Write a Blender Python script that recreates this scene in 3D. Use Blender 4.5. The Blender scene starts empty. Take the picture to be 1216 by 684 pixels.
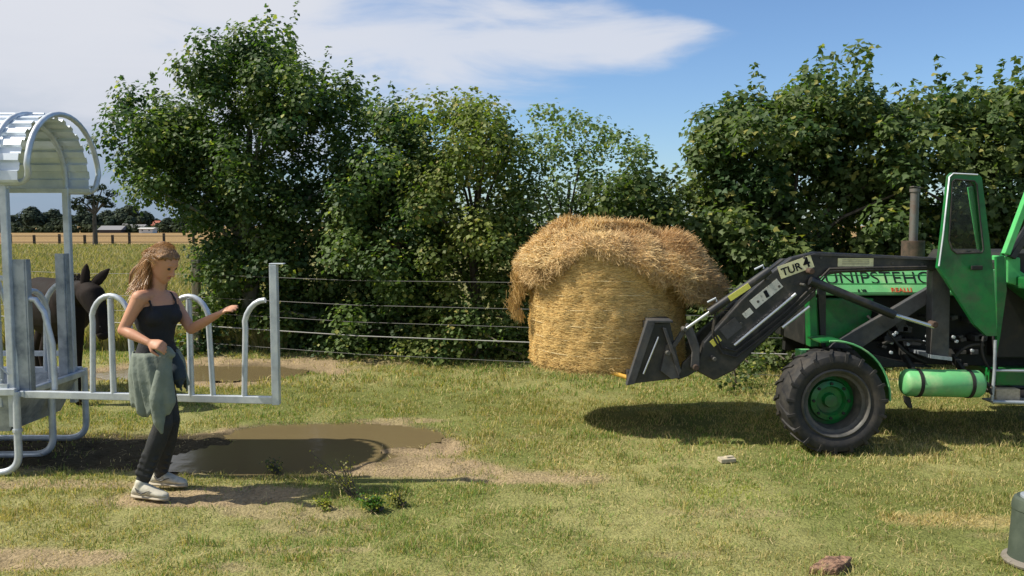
import bpy, bmesh, math, random
import numpy as np
from mathutils import Vector, Matrix
random.seed(7); rng = np.random.default_rng(7)
R = math.radians
sc = bpy.context.scene
C = sc.collection

# ------------------------------------------------------------------ camera, sky, sun, exposure
CAM_H = 1.8
F = 1000.0
PITCH = math.atan(74 / F)
cam = bpy.data.cameras.new('camera'); camo = bpy.data.objects.new('camera', cam); C.objects.link(camo)
camo.location = (0, 0, CAM_H); camo.rotation_euler = (R(90) - PITCH, 0, 0)
cam.sensor_width = 36; cam.lens = 36 * F / 1216; cam.clip_end = 6000; cam.clip_start = 0.05
sc.camera = camo
sc.view_settings.view_transform = 'Standard'; sc.view_settings.look = 'None'
sc.view_settings.exposure = 0.32; sc.view_settings.gamma = 1
SUN_D = Vector((0.66, 0.055, -0.74)).normalized()          # direction the light travels
sun = bpy.data.lights.new('sun', 'SUN'); sun.energy = 5.0; sun.angle = R(0.55); sun.color = (1.0, 0.93, 0.80)
suno = bpy.data.objects.new('sun', sun); C.objects.link(suno)
suno.rotation_euler = SUN_D.to_track_quat('-Z', 'Y').to_euler()
w = bpy.data.worlds.new('World'); sc.world = w; w.use_nodes = True
def build_world():
    nt = w.node_tree; nt.nodes.clear(); N = nt.nodes.new; L = nt.links.new
    def math_(op, a, b=None, c=None, clamp=False):
        n = N('ShaderNodeMath'); n.operation = op; n.use_clamp = clamp
        for i, v in enumerate((a, b, c)):
            if v is None: continue
            if isinstance(v, (int, float)): n.inputs[i].default_value = v
            else: L(v, n.inputs[i])
        return n.outputs[0]
    def sstep(v, a, b):
        n = N('ShaderNodeMapRange'); n.interpolation_type = 'SMOOTHSTEP'
        L(v, n.inputs[0]); n.inputs[1].default_value = a; n.inputs[2].default_value = b
        n.inputs[3].default_value = 0; n.inputs[4].default_value = 1
        return n.outputs[0]
    out = N('ShaderNodeOutputWorld'); bg = N('ShaderNodeBackground'); bg.inputs[1].default_value = 0.088
    sky = N('ShaderNodeTexSky'); sky.sky_type = 'NISHITA'; sky.sun_disc = False
    sky.sun_elevation = math.asin(-SUN_D.z)
    sky.sun_rotation = math.atan2(-SUN_D.x, -SUN_D.y)
    sky.air_density = 1.0; sky.dust_density = 0.5; sky.ozone_density = 2.0
    tc = N('ShaderNodeTexCoord'); sep = N('ShaderNodeSeparateXYZ'); L(tc.outputs['Generated'], sep.inputs[0])
    x, y, z = sep.outputs
    az = math_('ARCTAN2', x, y)
    ln = math_('SQRT', math_('ADD', math_('MULTIPLY', x, x), math_('MULTIPLY', y, y)))
    el = math_('DIVIDE', z, math_('MAXIMUM', ln, 0.02))
    cmb = N('ShaderNodeCombineXYZ'); L(math_('MULTIPLY', az, 3.0), cmb.inputs[0]); L(math_('MULTIPLY', el, 11.0), cmb.inputs[1])
    n1 = N('ShaderNodeTexNoise'); n1.inputs['Scale'].default_value = 1.5; n1.inputs['Detail'].default_value = 8; n1.inputs['Roughness'].default_value = 0.55
    n1.inputs['Distortion'].default_value = 0.4
    L(cmb.outputs[0], n1.inputs['Vector'])
    n2 = N('ShaderNodeTexNoise'); n2.inputs['Scale'].default_value = 0.8; n2.inputs['Detail'].default_value = 5
    L(cmb.outputs[0], n2.inputs['Vector'])
    nz = math_('SUBTRACT', n1.outputs['Fac'], 0.5)
    # long streak of cloud tapering towards the right
    hw = math_('MAXIMUM', math_('MULTIPLY', math_('SUBTRACT', 0.285, az), 0.22), 0.002)
    q = math_('DIVIDE', math_('ABSOLUTE', math_('SUBTRACT', el, 0.212)), hw)
    q = math_('ADD', q, math_('MULTIPLY', nz, 3.4))
    m1 = math_('MULTIPLY', math_('SUBTRACT', 1.0, sstep(q, 0.1, 1.35)), math_('SUBTRACT', 1.0, sstep(math_('ADD', az, math_('MULTIPLY', nz, 0.25)), 0.16, 0.275)))
    m1 = math_('MULTIPLY', m1, 0.85)
    # veil on the left side of the sky
    e = math_('ADD', az, math_('MULTIPLY', nz, 0.5))
    m2 = math_('MULTIPLY', math_('SUBTRACT', 1.0, sstep(e, -0.36, -0.08)), 0.9)
    # grey-blue low, white high
    tone = sstep(math_('ADD', el, math_('MULTIPLY', nz, 0.3)), 0.05, 0.24)
    colr = N('ShaderNodeMixRGB'); L(tone, colr.inputs[0]); colr.inputs[1].default_value = (2.5, 3.3, 4.5, 1); colr.inputs[2].default_value = (6.4, 6.6, 7.1, 1)
    tint = N('ShaderNodeMixRGB'); tint.blend_type = 'MULTIPLY'; tint.inputs[0].default_value = 1
    L(sky.outputs[0], tint.inputs[1]); tint.inputs[2].default_value = (0.94, 1.12, 1.33, 1)
    a = N('ShaderNodeMixRGB'); L(m2, a.inputs[0]); L(tint.outputs[0], a.inputs[1]); L(colr.outputs[0], a.inputs[2])
    b = N('ShaderNodeMixRGB'); L(m1, b.inputs[0]); L(a.outputs[0], b.inputs[1]); b.inputs[2].default_value = (6.7, 6.9, 7.5, 1)
    L(b.outputs[0], bg.inputs[0]); L(bg.outputs[0], out.inputs[0])
build_world()

# ------------------------------------------------------------------ helpers
cP, sP = math.cos(PITCH), math.sin(PITCH)
def at(px, py, Y):
    """world point seen at photo pixel (px,py) at distance Y"""
    a = (px - 608) / F; b = (342 - py) / F
    t = Y / (cP + b * sP)
    return Vector((a * t, Y, CAM_H + (-sP + b * cP) * t))
def gp(px, py):
    a = (px - 608) / F; b = (342 - py) / F
    t = -CAM_H / (-sP + b * cP)
    return Vector((a * t, (cP + b * sP) * t, 0))

def noise2(x, y, seed=0):
    """vectorised value noise 0..1"""
    x = np.asarray(x, float); y = np.asarray(y, float)
    xi = np.floor(x).astype(np.int64); yi = np.floor(y).astype(np.int64)
    fx = x - xi; fy = y - yi; fx = fx * fx * (3 - 2 * fx); fy = fy * fy * (3 - 2 * fy)
    def h(a, b):
        n = (a * 374761393 + b * 668265263 + seed * 982451653) & 0x7fffffff
        n = ((n ^ (n >> 13)) * 1274126177) & 0x7fffffff
        return ((n ^ (n >> 16)) & 0xffff) / 65535.0
    return (h(xi, yi) * (1 - fx) + h(xi + 1, yi) * fx) * (1 - fy) + (h(xi, yi + 1) * (1 - fx) + h(xi + 1, yi + 1) * fx) * fy
def fbm(x, y, seed=0, o=4):
    s = 0; a = .5; t = 0
    for i in range(o):
        s = s + a * noise2(x * 2 ** i, y * 2 ** i, seed + i); t += a; a *= .5
    return s / t
def sm(v, a, b):
    t = np.clip((v - a) / (b - a), 0, 1); return t * t * (3 - 2 * t)

class MB:
    def __init__(s): s.v = []; s.f = []
    def add(s, vs, fs):
        o = len(s.v); s.v += [Vector(v) for v in vs]; s.f += [tuple(i + o for i in f) for f in fs]; return s
    def box(s, c, size, rot=None, taper=1.0):
        hx, hy, hz = [k / 2 for k in size]
        vs = [Vector((x * hx * (taper if z > 0 else 1), y * hy * (taper if z > 0 else 1), z * hz)) for z in (-1, 1) for y in (-1, 1) for x in (-1, 1)]
        if rot is not None: vs = [rot @ v for v in vs]
        vs = [v + Vector(c) for v in vs]
        return s.add(vs, [(0, 2, 3, 1), (4, 5, 7, 6), (0, 1, 5, 4), (2, 6, 7, 3), (0, 4, 6, 2), (1, 3, 7, 5)])
    def bar(s, p, q, w_, h_, up=(0, 0, 1)):
        p, q = Vector(p), Vector(q); d = (q - p); l = d.length; d.normalize()
        u = Vector(up); 
        if abs(u.dot(d)) > .98: u = Vector((0, 1, 0))
        sx = d.cross(u).normalized(); u = sx.cross(d).normalized()
        vs = [c + sx * a * w_ / 2 + u * b * h_ / 2 for c in (p, q) for (a, b) in ((-1, -1), (1, -1), (1, 1), (-1, 1))]
        return s.add(vs, [(0, 1, 2, 3), (7, 6, 5, 4), (0, 4, 5, 1), (1, 5, 6, 2), (2, 6, 7, 3), (3, 7, 4, 0)])
    def tube(s, pts, r, seg=10, caps=True):
        pts = [Vector(p) for p in pts]; n = len(pts)
        rr = r if isinstance(r, (list, tuple)) else [r] * n
        t0 = (pts[1] - pts[0]).normalized(); u = Vector((0, 0, 1))
        if abs(u.dot(t0)) > .9: u = Vector((0, 1, 0))
        u = (u - t0 * u.dot(t0)).normalized(); vs = []
        for i, p in enumerate(pts):
            t = (pts[min(i + 1, n - 1)] - pts[max(i - 1, 0)]).normalized()
            u = (u - t * u.dot(t)).normalized(); b = t.cross(u)
            for k in range(seg):
                a = 2 * math.pi * k / seg
                vs.append(p + (u * math.cos(a) + b * math.sin(a)) * rr[i])
        fs = [(i * seg + k, i * seg + (k + 1) % seg, (i + 1) * seg + (k + 1) % seg, (i + 1) * seg + k) for i in range(n - 1) for k in range(seg)]
        if caps: fs += [tuple(range(seg - 1, -1, -1)), tuple((n - 1) * seg + k for k in range(seg))]
        return s.add(vs, fs)
    def loft(s, rings, seg=16):
        """rings: (centre, u half axis vector, v half axis vector)"""
        vs = []
        for c, u, v in rings:
            for k in range(seg):
                a = 2 * math.pi * k / seg
                vs.append(Vector(c) + Vector(u) * math.cos(a) + Vector(v) * math.sin(a))
        n = len(rings)
        fs = [(i * seg + k, i * seg + (k + 1) % seg, (i + 1) * seg + (k + 1) % seg, (i + 1) * seg + k) for i in range(n - 1) for k in range(seg)]
        fs += [tuple(range(seg - 1, -1, -1)), tuple((n - 1) * seg + k for k in range(seg))]
        return s.add(vs, fs)
    def limb(s, pts, rad, seg=14, sub=3):
        """tapered round limb with rounded ends"""
        P = [Vector(p) for p in pts]; pp = []; rr = []
        for i in range(len(P) - 1):
            for k in range(sub):
                t = k / sub; pp.append(P[i].lerp(P[i + 1], t)); rr.append(rad[i] + (rad[i + 1] - rad[i]) * t)
        pp.append(P[-1]); rr.append(rad[-1])
        d0 = (pp[0] - pp[1]).normalized(); d1 = (pp[-1] - pp[-2]).normalized()
        a = [(pp[0] + d0 * rr[0] * k, rr[0] * math.sqrt(max(0.02, 1 - k * k))) for k in (.97, .75, .4)]
        b = [(pp[-1] + d1 * rr[-1] * k, rr[-1] * math.sqrt(max(0.02, 1 - k * k))) for k in (.4, .75, .97)]
        al = a + list(zip(pp, rr)) + b
        return s.tube([x[0] for x in al], [x[1] for x in al], seg)
    def ball(s, c, r, seg=12, rings=8):
        if not isinstance(r, (tuple, list)): r = (r, r, r)
        c = Vector(c); vs = [c + Vector((0, 0, r[2]))]
        for i in range(1, rings):
            th = math.pi * i / rings
            for k in range(seg):
                a = 2 * math.pi * k / seg
                vs.append(c + Vector((r[0] * math.sin(th) * math.cos(a), r[1] * math.sin(th) * math.sin(a), r[2] * math.cos(th))))
        vs.append(c - Vector((0, 0, r[2]))); e = len(vs) - 1
        fs = [(0, 1 + k, 1 + (k + 1) % seg) for k in range(seg)]
        for i in range(rings - 2):
            for k in range(seg):
                a = 1 + i * seg; fs.append((a + k, a + seg + k, a + seg + (k + 1) % seg, a + (k + 1) % seg))
        a = 1 + (rings - 2) * seg
        fs += [(a + (k + 1) % seg, a + k, e) for k in range(seg)]
        return s.add(vs, fs)
    def prism(s, outl, D0, D1, Dref=None):
        """pixel outline, placed at distance D0 and running straight back to D1"""
        Dref = Dref or D0
        o = [at(x, y, Dref) for x, y in outl]; n = len(o)
        vs = [Vector((p.x, D0, p.z)) for p in o] + [Vector((p.x, D1, p.z)) for p in o]
        return s.add(vs, [tuple(range(n)), tuple(range(2 * n - 1, n - 1, -1))] + [(i, i + n, (i + 1) % n + n, (i + 1) % n) for i in range(n)])
    def lathe(s, c, axis, prof, seg=40):
        """prof: list of (distance along axis, radius)"""
        ax = Vector(axis).normalized(); u = ax.orthogonal().normalized(); b = ax.cross(u); c = Vector(c); vs = []
        for d, r in prof:
            for k in range(seg):
                a = 2 * math.pi * k / seg; vs.append(c + ax * d + (u * math.cos(a) + b * math.sin(a)) * r)
        n = len(prof)
        return s.add(vs, [(i * seg + k, i * seg + (k + 1) % seg, (i + 1) * seg + (k + 1) % seg, (i + 1) * seg + k) for i in range(n - 1) for k in range(seg)])
    def build(s, name, m, parent=None, smooth=None, bevel=0, sub=0, fix=True):
        me = bpy.data.meshes.new(name)
        L0 = wl(parent)
        me.from_pydata([v - L0 for v in s.v], [], s.f)
        if fix:
            bm = bmesh.new(); bm.from_mesh(me); bmesh.ops.recalc_face_normals(bm, faces=bm.faces); bm.to_mesh(me); bm.free()
        return link(name, me, m, parent, smooth, bevel, sub)
def wl(o):
    v = Vector((0, 0, 0))
    while o is not None: v += Vector(o.location); o = o.parent
    return v
def link(name, me, m, parent=None, smooth=None, bevel=0, sub=0):
    o = bpy.data.objects.new(name, me); C.objects.link(o)
    if m is not None: me.materials.append(m)
    if parent is not None: o.parent = parent
    if smooth is not None:
        me.polygons.foreach_set('use_smooth', [True] * len(me.polygons))
        if smooth < 180:
            md = o.modifiers.new('es', 'EDGE_SPLIT'); md.split_angle = R(smooth)
    if bevel:
        md = o.modifiers.new('bv', 'BEVEL'); md.width = bevel; md.segments = 2; md.limit_method = 'ANGLE'; md.angle_limit = R(40)
    return o
def tag(o, label=None, cat=None, group=None, kind=None):
    if label: o['label'] = label
    if cat: o['category'] = cat
    if group: o['group'] = group
    if kind: o['kind'] = kind
    return o
def thing(name, loc, label, cat, group=None):
    o = bpy.data.objects.new(name, None); C.objects.link(o); o.location = loc; o.empty_display_size = .2
    return tag(o, label, cat, group)
def np_mesh(name, V, Fc, m, parent=None, col=None, smooth=False):
    """V (n,3), Fc (m,k) faces of equal size"""
    me = bpy.data.meshes.new(name); V = np.asarray(V, np.float32); L0 = wl(parent)
    V = V - np.array([L0.x, L0.y, L0.z], np.float32)
    k = Fc.shape[1]; nf = len(Fc)
    me.vertices.add(len(V)); me.vertices.foreach_set('co', V.ravel())
    me.loops.add(nf * k); me.loops.foreach_set('vertex_index', Fc.astype(np.int32).ravel())
    me.polygons.add(nf); me.polygons.foreach_set('loop_start', np.arange(0, nf * k, k, dtype=np.int32))
    me.update(calc_edges=True)
    if col is not None:
        a = me.color_attributes.new('Col', 'FLOAT_COLOR', 'POINT')
        c4 = np.ones((len(V), 4), np.float32); c4[:, :3] = col; a.data.foreach_set('color', c4.ravel())
    if smooth: me.polygons.foreach_set('use_smooth', np.ones(nf, bool))
    me.validate()
    o = bpy.data.objects.new(name, me); C.objects.link(o)
    if m is not None: me.materials.append(m)
    if parent is not None: o.parent = parent
    return o
def remesh(mb, name, m, parent, voxel=.006, smooth=4, factor=.5, noise=0):
    o = mb.build(name + '_tmp', None, None, fix=True)
    md = o.modifiers.new('r', 'REMESH'); md.mode = 'VOXEL'; md.voxel_size = voxel
    md = o.modifiers.new('s', 'SMOOTH'); md.iterations = smooth; md.factor = factor
    dg = bpy.context.evaluated_depsgraph_get(); dg.update()
    me = bpy.data.meshes.new_from_object(o.evaluated_get(dg)); bpy.data.objects.remove(o)
    L0 = wl(parent); me.transform(Matrix.Translation(-L0)); me.name = name; me.materials.clear()
    return link(name, me, m, parent, smooth=180)

# ------------------------------------------------------------------ materials
def mat(name, base, rough=.6, metal=0, spec=.5, noise=None, bump=None, attr=False, coat=0, stretch=None):
    """noise=(scale, colour2, lo, hi)  bump=(scale, strength, distance)"""
    m = bpy.data.materials.new(name); m.use_nodes = True; nt = m.node_tree; N = nt.nodes.new; L = nt.links.new
    p = nt.nodes['Principled BSDF']; p.inputs['Roughness'].default_value = rough; p.inputs['Metallic'].default_value = metal
    p.inputs['Specular IOR Level'].default_value = spec
    if coat: p.inputs['Coat Weight'].default_value = coat; p.inputs['Coat Roughness'].default_value = .15
    b4 = (*base, 1); p.inputs['Base Color'].default_value = b4
    tc = N('ShaderNodeTexCoord'); src = tc.outputs['Object']
    if stretch:
        mp = N('ShaderNodeMapping'); mp.inputs['Scale'].default_value = stretch; L(src, mp.inputs[0]); src = mp.outputs[0]
    cur = None
    if attr:
        at_ = N('ShaderNodeVertexColor'); at_.layer_name = 'Col'; cur = at_.outputs[0]; L(cur, p.inputs['Base Color'])
    if noise:
        n = N('ShaderNodeTexNoise'); n.inputs['Scale'].default_value = noise[0]; n.inputs['Detail'].default_value = 7; n.inputs['Roughness'].default_value = .62; L(src, n.inputs['Vector'])
        mr = N('ShaderNodeMapRange'); L(n.outputs['Fac'], mr.inputs[0]); mr.inputs[1].default_value = noise[2]; mr.inputs[2].default_value = noise[3]
        mx = N('ShaderNodeMixRGB'); L(mr.outputs[0], mx.inputs[0])
        if attr:
            mx.blend_type = 'MULTIPLY'; L(cur, mx.inputs[1])
        else: mx.inputs[1].default_value = b4
        mx.inputs[2].default_value = (*noise[1], 1); L(mx.outputs[0], p.inputs['Base Color'])
        rr = N('ShaderNodeMapRange'); L(n.outputs['Fac'], rr.inputs[0]); rr.inputs[1].default_value = .3; rr.inputs[2].default_value = .7
        rr.inputs[3].default_value = max(0, rough - .1); rr.inputs[4].default_value = min(1, rough + .15); L(rr.outputs[0], p.inputs['Roughness'])
    if bump:
        n = N('ShaderNodeTexNoise'); n.inputs['Scale'].default_value = bump[0]; n.inputs['Detail'].default_value = 6; L(src, n.inputs['Vector'])
        b = N('ShaderNodeBump'); b.inputs['Strength'].default_value = bump[1]; b.inputs['Distance'].default_value = bump[2]
        L(n.outputs['Fac'], b.inputs['Height']); L(b.outputs[0], p.inputs['Normal'])
    return m
def leaf_mat(name, trans=.35, rough=.45, spec=.5, tc=(.9, 1.1, .35)):
    m = bpy.data.materials.new(name); m.use_nodes = True; nt = m.node_tree; N = nt.nodes.new; L = nt.links.new
    p = nt.nodes['Principled BSDF']; p.inputs['Roughness'].default_value = rough; p.inputs['Specular IOR Level'].default_value = spec
    a = N('ShaderNodeVertexColor'); a.layer_name = 'Col'; L(a.outputs[0], p.inputs['Base Color'])
    t = N('ShaderNodeBsdfTranslucent'); mu = N('ShaderNodeMixRGB'); mu.blend_type = 'MULTIPLY'; mu.inputs[0].default_value = 1
    L(a.outputs[0], mu.inputs[1]); mu.inputs[2].default_value = (1.5 * tc[0], 1.5 * tc[1], 1.5 * tc[2], 1); L(mu.outputs[0], t.inputs[0])
    mx = N('ShaderNodeMixShader'); mx.inputs[0].default_value = trans
    L(p.outputs[0], mx.inputs[1]); L(t.outputs[0], mx.inputs[2]); L(mx.outputs[0], nt.nodes['Material Output'].inputs[0])
    return m
M = {}
M['ground'] = mat('ground_soil', (.2, .17, .09), .95, spec=.1, attr=True, noise=(38, (.45, .45, .4), .35, .75), bump=(60, .7, .03))
M['grass'] = leaf_mat('grass_blades', .3, .6, .25, (1, 1, .4))
M['leaf'] = leaf_mat('tree_leaves', .38, .55, .3)
M['far_leaf'] = leaf_mat('far_foliage', .1, .8, .1)
M['bark'] = mat('bark', (.13, .11, .085), .95, noise=(14, (.05, .04, .03), .4, .65), bump=(30, .8, .02), stretch=(1, 1, .25))
M['palebark'] = mat('pale_bark', (.30, .29, .24), .9, noise=(12, (.12, .12, .09), .45, .65), bump=(30, .6, .02), stretch=(1, 1, .3))
M['oldwood'] = mat('weathered_wood', (.32, .28, .2), .9, noise=(20, (.14, .12, .08), .4, .7), bump=(40, .6, .01), stretch=(1, 1, .15))
M['darkwood'] = mat('dark_post', (.05, .04, .03), .9)
M['zinc'] = mat('galvanised_steel', (.64, .69, .74), .4, .35, noise=(9, (.44, .49, .54), .4, .68), bump=(120, .08, .002))
M['zincdark'] = mat('dull_galvanised_plate', (.42, .46, .50), .5, .35, noise=(7, (.18, .21, .24), .4, .65))
M['zincsheet'] = mat('corrugated_sheet', (.72, .78, .86), .42, .25, noise=(4, (.55, .62, .70), .4, .65))
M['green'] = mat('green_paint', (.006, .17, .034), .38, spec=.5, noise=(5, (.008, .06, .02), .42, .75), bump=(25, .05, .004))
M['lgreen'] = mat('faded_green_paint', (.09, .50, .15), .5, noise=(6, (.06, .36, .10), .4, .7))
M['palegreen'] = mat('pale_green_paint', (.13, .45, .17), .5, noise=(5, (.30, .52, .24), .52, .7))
M['black'] = mat('loader_black_paint', (.011, .013, .016), .42, noise=(8, (.028, .03, .032), .45, .75), bump=(30, .08, .003))
M['greyp'] = mat('dusty_grey_paint', (.055, .058, .063), .6, noise=(9, (.03, .03, .033), .4, .7))
M['dark'] = mat('oily_dark_metal', (.009, .01, .009), .7, noise=(10, (.03, .027, .02), .5, .75))
M['rust'] = mat('rusty_iron', (.085, .05, .035), .85, noise=(18, (.04, .03, .022), .4, .65))
M['pipe'] = mat('exhaust_pipe', (.15, .145, .135), .55, .4, noise=(14, (.14, .10, .08), .45, .7))
M['chrome'] = mat('piston_rod', (.62, .64, .66), .25, .8)
M['rubber'] = mat('tyre_rubber', (.014, .014, .015), .7, noise=(12, (.05, .045, .038), .45, .8), bump=(60, .2, .004))
M['rim'] = mat('dusty_rim', (.06, .062, .057), .6, .2, noise=(14, (.12, .11, .10), .4, .7))
M['glass'] = mat('cab_glass', (.02, .03, .03), .05, spec=.6)
def glassify():
    m = M['glass']; p = m.node_tree.nodes['Principled BSDF']; p.inputs['Alpha'].default_value = .22
glassify()
M['yellow'] = mat('yellow_sticker', (.70, .68, .12), .5, noise=(40, (.5, .5, .1), .5, .8))
M['cream'] = mat('cream_sticker', (.78, .76, .45), .5, noise=(30, (.55, .53, .3), .5, .75))
M['white'] = mat('worn_white_sticker', (.62, .63, .58), .55, noise=(40, (.25, .26, .24), .55, .7))
M['ink'] = mat('dark_lettering', (.012, .014, .018), .9, spec=.1)
M['red'] = mat('red_lettering', (.45, .08, .03), .6)
M['tine'] = mat('yellow_tine_paint', (.72, .42, .07), .45, noise=(20, (.4, .22, .05), .5, .75))
M['straw'] = leaf_mat('straw', .15, .65, .3, (1, .9, .6))
M['hay'] = mat('hay_mass', (.60, .44, .20), .9, spec=.15, noise=(45, (.42, .30, .13), .35, .7), bump=(70, .6, .02), stretch=(1, 1, 4))
M['twine'] = mat('twine', (.62, .50, .27), .8)
M['skin'] = mat('skin', (.52, .27, .165), .5, spec=.35, noise=(14, (.55, .27, .17), .45, .7))
M['hair'] = leaf_mat('hair', .2, .4, .5, (1, .9, .6))
M['hairm'] = mat('hair_mass', (.15, .075, .03), .6, noise=(60, (.34, .18, .07), .4, .65), bump=(120, .8, .01), stretch=(1, 1, .3))
M['top'] = mat('black_cotton', (.012, .013, .018), .85, noise=(9, (.022, .023, .028), .4, .7), bump=(16, .5, .02))
M['legging'] = mat('black_trousers', (.018, .02, .022), .85, noise=(12, (.035, .037, .04), .45, .7), bump=(24, .5, .012))
M['shirt'] = mat('grey_green_cloth', (.20, .235, .20), .9, noise=(8, (.14, .17, .145), .4, .7), bump=(14, .6, .02))
M['darkcloth'] = mat('dark_blue_cloth', (.03, .045, .06), .9)
M['shoe'] = mat('worn_white_shoe', (.58, .55, .45), .7, noise=(22, (.36, .33, .25), .5, .7))
M['sole'] = mat('shoe_sole', (.42, .37, .28), .8)
M['lips'] = mat('lips', (.40, .14, .11), .5)
M['eye'] = mat('eye_dark', (.03, .02, .015), .3)
M['mule'] = mat('dark_brown_coat', (.012, .009, .008), .75, noise=(9, (.03, .02, .017), .45, .75), bump=(90, .4, .006), spec=.15)
M['muzzle'] = mat('pale_muzzle', (.16, .14, .13), .8)
M['wire'] = mat('fence_wire', (.16, .16, .16), .5, .4)
M['tape'] = mat('white_fence_tape', (.34, .34, .33), .6)
M['binm'] = mat('green_bin_paint', (.045, .062, .045), .7, noise=(9, (.07, .09, .065), .45, .7), bump=(20, .1, .004))
M['binrim'] = mat('dirty_grey_rim', (.20, .18, .15), .8, noise=(12, (.13, .11, .08), .5, .75))
M['brick'] = mat('rotten_wood_block', (.34, .20, .13), .9, noise=(16, (.10, .055, .035), .4, .65), bump=(35, 1, .02), stretch=(1, 3, 1))
M['palewood'] = mat('pale_wood_scrap', (.48, .42, .30), .9, noise=(30, (.3, .26, .18), .4, .7))

def dirty(key, amt=.5, scale=3.5, col=(.17, .14, .10)):
    nt = M[key].node_tree; N = nt.nodes.new; L = nt.links.new; p = nt.nodes['Principled BSDF']; bc = p.inputs['Base Color']
    tc = N('ShaderNodeTexCoord'); n = N('ShaderNodeTexNoise'); n.inputs['Scale'].default_value = scale; n.inputs['Detail'].default_value = 10; n.inputs['Roughness'].default_value = .72; L(tc.outputs['Object'], n.inputs[0])
    mr = N('ShaderNodeMapRange'); L(n.outputs[0], mr.inputs[0]); mr.inputs[1].default_value = .48; mr.inputs[2].default_value = .78; mr.inputs[4].default_value = amt
    mx = N('ShaderNodeMixRGB'); L(mr.outputs[0], mx.inputs[0]); L(bc.links[0].from_socket, mx.inputs[1]); mx.inputs[2].default_value = (*col, 1); L(mx.outputs[0], bc)
for k_, a_ in (('green', .45), ('lgreen', .5), ('palegreen', .5), ('black', .5), ('greyp', .6), ('rubber', .45), ('rim', .35), ('cream', .5), ('white', .5), ('shoe', .6), ('legging', .35)): dirty(k_, a_)
dirty('zinc', .5, 5, (.33, .34, .35)); dirty('green', .45, 14, (.02, .03, .02)); dirty('skin', .5, 9, (.40, .16, .10))
# ------------------------------------------------------------------ ground
def ell(x, y, cx, cy, rx, ry, ang=0):
    c, s = math.cos(ang), math.sin(ang); dx = x - cx; dy = y - cy
    return np.sqrt(((dx * c + dy * s) / rx) ** 2 + ((-dx * s + dy * c) / ry) ** 2)
def water_field(x, y):
    wob = (fbm(x * 2.2, y * 2.2, 5) - .5) * .5 + (fbm(x * 8, y * 8, 6, 3) - .5) * .22
    a = ell(x, y, -1.85, 6.5, .72, .5, .1); b = ell(x, y, -1.6, 7.12, .8, .44, -.05)
    c = ell(x, y, -3.9, 10.3, 1.05, .5, .0)
    k = np.minimum(np.minimum(a, b), c)
    return k + wob * 1.2                     # <1 : under water
def dirt_field(x, y):
    wob = (fbm(x * 1.6, y * 1.6, 11, 5) - .5) * 1.3
    L = [(-1.8, 6.75, 1.25, .85, 0, 1), (-3.3, 6.6, 1.9, .55, 0, .93), (-.6, 6.15, .9, .3, -.05, .95), (.0, 5.9, .6, .16, 0, .85), (-2.1, 5.5, .9, .24, .1, .97), (-1.45, 5.25, .45, .16, 0, .6), (-3.0, 5.75, .8, .14, 0, .8),
         (-3.8, 10.5, 1.8, 1.0, 0, 1), (-2.35, 4.45, .32, .1, 0, .8), (-1.5, 4.35, .2, .07, 0, .5), (.2, 5.95, .5, .2, 0, .7), (-1.0, 7.7, .5, .1, 0, .7), (-2.6, 4.42, .5, .14, 0, .9), (-1.15, 4.6, .4, .06, 0, .5), (.9, 4.5, .3, .05, 0, .4), (-1.2, 4.95, .35, .1, 0, .4), (.35, 7.1, .3, .1, 0, .3),
         (-2.2, 11.2, 1.3, .35, -.2, .7), (1.35, 5.2, .5, .08, 0, .3), (3.0, 4.8, .3, .06, 0, .3)]
    m = np.zeros_like(x)
    for cx, cy, rx, ry, an, s in L:
        m = np.maximum(m, s * (1 - sm(ell(x, y, cx, cy, rx, ry, an) + wob, .75, 1.15)))
    return m
def straw_field(x, y):
    wob = (fbm(x * 3, y * 3, 21, 3) - .5) * 1.2
    return 1 - sm(ell(x, y, 2.72, 5.05, .42, .14) + wob, .6, 1.2)
def height(x, y):
    wf = water_field(x, y)
    h = (fbm(x * .8, y * .8, 31, 3) - .5) * .05 + (fbm(x * 6, y * 6, 41, 3) - .5) * .02
    near = 1 - sm(np.abs(y - 8), 6, 12)
    h = h * np.clip(near, 0, 1)
    df = dirt_field(x, y); pits = sm(fbm(x * 7.5, y * 7.5, 191, 2), .52, .72); h = h + df * (-.028 * pits + (fbm(x * 14, y * 14, 193, 3) - .5) * .03)
    b = 1 - sm(wf, .85, 1.35)
    return h * (1 - b) + (-.035 + (fbm(x * 9, y * 9, 195, 2) - .5) * .02) * b
def axis(lo, hi, step, out_lo, out_hi, g=1.16):
    a = list(np.arange(lo, hi + 1e-6, step)); s = step; x = hi
    while x < out_hi: s *= g; x += s; a.append(x)
    s = step; x = lo; pre = []
    while x > out_lo: s *= g; x -= s; pre.append(x)
    return np.array(pre[::-1] + a)
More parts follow.
